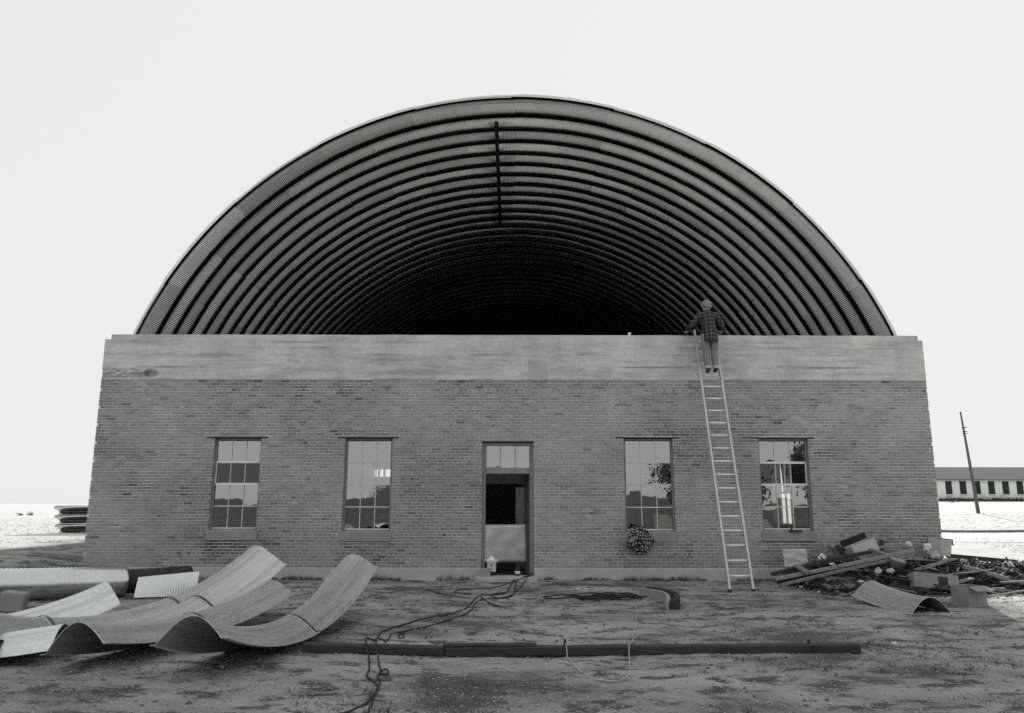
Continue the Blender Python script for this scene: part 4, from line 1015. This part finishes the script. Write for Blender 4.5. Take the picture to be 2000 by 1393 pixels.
# ------------------------------------------------------------------ far right: barrack, pole, kerb, road
BYY = 107.0; bx0, bx1 = 58.0, 96.0; bz = float(H(65, BYY)) - .05
bar_ = tag(empty('barrack', (bx0, BYY, bz)), 'long low white barrack with a row of dark windows beyond the pole', 'barrack')
MB().box(0, bx1 - bx0, 0, 8, -.6, 2.95).obj('wall', 'barrack_wall', bar_)
rp = [(-.4, -.5, 2.9), (bx1 - bx0 + .4, -.5, 2.9), (bx1 - bx0 + .4, 4, 4.75), (-.4, 4, 4.75), (-.4, 8.5, 2.9), (bx1 - bx0 + .4, 8.5, 2.9)]
mr = MB(); mr.v = rp; mr.f = [(0, 1, 2, 3), (3, 2, 5, 4), (0, 3, 4), (1, 5, 2)]; solid(mr.obj('roof', 'roof_shingle', bar_), .15)
for k in range(17):
    x = 1.0 + k * 1.95 + .45
    wn = MB().box(x, x + .88, -.03, .05, 0.95, 2.72).obj('window', 'steel_dark', bar_)
    if k < 14: MB().box(x - .06, x + .94, -.09, -.031, 0.85, .94).obj('sill', 'barrack_wall', wn)
pb = at(1912, 1000, 60.0); pb.z = Hs(pb.x, 60.0) - .05; pt = at(1876, 803, 60.0)
pole = tag(empty('utility_pole', pb), 'bare wooden utility pole leaning left in front of the white barrack', 'pole')
MB().tube([(0, 0, -.3), tuple((pt - pb) * .5), tuple(pt - pb)], [.14, .105, .06], 10).obj('shaft', 'pole_wood', pole, True)
for k in (.84, .80, .78): q_ = (pt - pb) * k; MB().tube([q_ + Vector((-.16, -.08, 0)), q_ + Vector((.2, -.08, .03))], .03, 6).obj('bracket', 'steel_dark', pole)
# kerb and road across the right
m = MB(); P = []; P2 = []
for i in range(41):
    x = 12 + i * 1.6; yk = 36.5 - .10 * (x - 12) + .0 * i; z = Hs(x, yk)
    P.append([(x, yk, z - .1), (x, yk, z + .11), (x, yk + .35, z + .12), (x, yk + .35, z - .1)])
    P2.append([(x, yk - 6.5, Hs(x, yk - 6.5) + .012), (x, yk - 3, Hs(x, yk - 3) + .02), (x, yk - .01, z + .012)])
tag(MB().grid(P).obj('kerb', 'kerb'), kind='structure'); tag(MB().grid(P2).obj('road', 'road'), kind='structure')

# ------------------------------------------------------------------ vegetation and gravel
def blades(name, mat, pts, h, wdt, n, lean=.5, seed=1):
    r = random.Random(seed); v = []; f = []
    for (x, y, s) in pts:
        z = Hs(x, y)
        for k in range(n):
            a = r.uniform(0, 2 * PI); l = h * s * r.uniform(.4, 1.2); ln = l * r.uniform(.1, lean); ox, oy = r.gauss(0, .05 * s), r.gauss(0, .05 * s)
            b = r.uniform(0, PI); cx, cy = math.cos(b) * wdt / 2, math.sin(b) * wdt / 2; i = len(v)
            v += [(x + ox - cx, y + oy - cy, z - .01), (x + ox + cx, y + oy + cy, z - .01), (x + ox + math.cos(a) * ln, y + oy + math.sin(a) * ln, z + l)]; f.append((i, i + 1, i + 2))
    return mesh_obj(name, v, f, mat)
r3 = random.Random(21); pts = []
for k in range(520):
    x = r3.uniform(-9.3, 9.0)
    if -.95 < x < .75: continue
    d_ = mnoise.noise(Vector((x * 1.2, 3, 0)))
    if d_ > -.12: pts.append((x, FY - .06 - abs(r3.gauss(0, .09)), .5 + d_))
tag(blades('weeds', 'weeds', pts, .15, .012, 12, 1.2, 2), 'dark weeds growing along the foot of the brick wall', 'weeds', kind='stuff')
pts = [(r3.uniform(58, 96), 106.3 + r3.uniform(-.4, .4), r3.uniform(.6, 1.2)) for k in range(900)]
tag(blades('rank_grass', 'weeds', pts, .5, .12, 6, .8, 8), 'dark rank grass along the foot of the white barrack', 'grass', kind='stuff')
pts = []
for k in range(9000):
    x = r3.uniform(-9, 9.5); y = 6.0 + 11 * r3.random() ** 1.3
    if mnoise.noise(Vector((x * .55, y * .9, 6.0))) + .5 * mnoise.noise(Vector((x * 1.9, y * 2.6, 2.0))) > .17: pts.append((x, y, r3.uniform(.4, 1)))
tag(blades('yard_grass', 'weeds', pts, .05, .008, 10, 1.6, 3), 'sparse trodden dark grass in patches over the yard', 'grass', kind='stuff')
pts = []
for k in range(2600):
    if r3.random() < .5: y = r3.uniform(18, 60); x = -r3.uniform(.52 * y, .75 * y); 
    else: y = r3.uniform(15, 60); x = max(r3.uniform(.5 * y, .72 * y), 10.8)
    if x < 0 and x > -13.3: continue
    if mnoise.noise(Vector((x * .3, y * .3, 1))) > -.25: pts.append((x, y, r3.uniform(.4, 1)))
tag(blades('dry_grass', 'dry_grass', pts, .07, .03, 6, 1.3, 4), 'pale dry grass over the sunlit pasture', 'grass', kind='stuff')
v = []; f = []
for k in range(30000):
    x = r3.uniform(-9, 9); y = 5.6 + 8.5 * r3.random() ** 1.6; z = Hs(x, y); s = r3.choice([.004, .005, .006, .008, .008, .013]) * r3.uniform(.7, 1.2); i = len(v); a = r3.uniform(0, 1.5)
    for q_ in ((1, 0, 0), (0, 1, 0), (-1, 0, 0), (0, -1, 0), (0, 0, .8), (0, 0, -.6)): v.append((x + s * (q_[0] * math.cos(a) - q_[1] * math.sin(a)), y + s * (q_[0] * math.sin(a) + q_[1] * math.cos(a)), z + s * q_[2] + .004))
    f += [(i, i + 1, i + 4), (i + 1, i + 2, i + 4), (i + 2, i + 3, i + 4), (i + 3, i, i + 4)]
tag(mesh_obj('gravel', v, f, 'pebble'), 'loose pale gravel scattered over the near ground', 'gravel', kind='stuff')

v = []; f = []
for k in range(2600):
    x = r3.uniform(-9, 9); y = 5.8 + 11 * r3.random() ** 1.3
    if mnoise.noise(Vector((x * .8, y * 1.1, 3.0))) < -.05: continue
    z = Hs(x, y); s_ = r3.uniform(.008, .03); i = len(v); n_ = 6; hgt = s_ * r3.uniform(.4, .8)
    v += [(x + s_ * r3.uniform(.7, 1.4) * math.cos(2 * PI * q_ / n_), y + s_ * r3.uniform(.7, 1.4) * math.sin(2 * PI * q_ / n_), z - .003) for q_ in range(n_)] + [(x + s_ * .45 * math.cos(2 * PI * q_ / n_ + .3), y + s_ * .45 * math.sin(2 * PI * q_ / n_ + .3), z + hgt * r3.uniform(.7, 1.2)) for q_ in range(n_)]
    f += [(i + q_, i + (q_ + 1) % n_, i + n_ + (q_ + 1) % n_, i + n_ + q_) for q_ in range(n_)] + [tuple(i + n_ + q_ for q_ in range(n_))]
tag(mesh_obj('dirt_clods', v, f, 'clod'), 'dark clods of earth strewn over the yard', 'earth', kind='stuff')

def tree(name, label, x, y, h, cr, n, trunk=True, cat='tree', group=None, seed=1, asp=.8):
    r = random.Random(seed); z = Hs(x, y); root = tag(empty(name, (x, y, z)), label, cat, group); m = MB(); tips = []
    nb = 9 if trunk else 7
    if trunk: m.tube([(0, 0, -.1), (.05 * h * r.uniform(-1, 1), .03 * h, h * .3), (.08 * h * r.uniform(-1, 1), 0, h * .62)], [.045 * h, .035 * h, .018 * h], 8)
    for k in range(nb):
        a = 2 * PI * k / nb + r.uniform(-.3, .3); z0 = h * r.uniform(.25, .55) if trunk else 0; l = cr * r.uniform(.6, 1.0)
        e = Vector((math.cos(a) * l, math.sin(a) * l, z0 + h * r.uniform(.25, .45))); mid = Vector((0, 0, z0)).lerp(e, .5) + Vector((0, 0, h * .06))
        m.tube([(0, 0, z0), tuple(mid), tuple(e)], [.016 * h, .011 * h, .004 * h], 5); tips += [mid, e]
    m.obj('trunk' if trunk else 'stems', 'bark', root)
    v = []; f = []; cl = tips + [Vector((r.gauss(0, cr * .45), r.gauss(0, cr * .45), h * r.uniform(.45 if trunk else .2, .97))) for _ in range(16)]
    for k in range(n):
        c = r.choice(cl); p = c + Vector((r.gauss(0, cr * .16), r.gauss(0, cr * .16), r.gauss(0, cr * .13))); s = r.uniform(.06, .16) * (h / 4) ** .5; i = len(v)
        a = Vector((r.gauss(0, 1), r.gauss(0, 1), r.gauss(0, 1))).normalized(); b = a.orthogonal().normalized()
        v += [p - a * s, p + b * s * .5, p + a * s, p - b * s * .5]; f.append((i, i + 1, i + 2, i + 3))
    mesh_obj('crown', v, f, 'foliage', root); return root
P = []
for i in range(9):
    P.append([(x, -22 - 1.5 * i, -.3 + math.sin(PI * i / 8) * max(1.9, 2.3 + 1.1 * mnoise.noise(Vector((x * .06, 1.5, 0))) + .6 * mnoise.noise(Vector((x * .25, 4, 0))))) for x in np.linspace(-150, 150, 121)])
tag(MB().grid(P).obj('added_bank', 'foliage', None, True), kind='structure')  # unseen rise added to keep bright ground out of the lower pane reflections
# growth behind the photographer, met in the window reflections
GB = 'trees behind the photographer'
for i, (x, y, h, cr, n, lab) in enumerate([(12.5, -13, 3.7, 2.6, 9000, 'broad tree mirrored in the window beside the hung jacket'), (19.5, -12, 4.6, 2.6, 9000, 'tall tree mirrored in the window right of the ladder'),
     (-9.5, -36, 3.0, 2.4, 3500, 'low tree mirrored in the window left of the door')]):
    tree('tree', lab, x, y, h, cr, n, True, 'tree', GB, 40 + i)
for i, (px, py, Yd, h) in enumerate([(42, 999, 75, .3), (60, 998, 75, .35), (1862, 983, 96, .9), (1960, 978, 104, .8), (1925, 978, 104, .8)]):
    p = at(px, py, Yd); tree('shrub', ['small dark shrub far off on the left plain, left of a pair', 'small dark shrub far off on the left plain, right of a pair', 'shrub before the barrack close to the brick wall', 'shrub at the barrack foot at far right', 'shrub at the barrack foot beside the pole'][i], p.x, p.y, h, h * .9, 300, False, 'shrub', 'far shrubs', 60 + i)
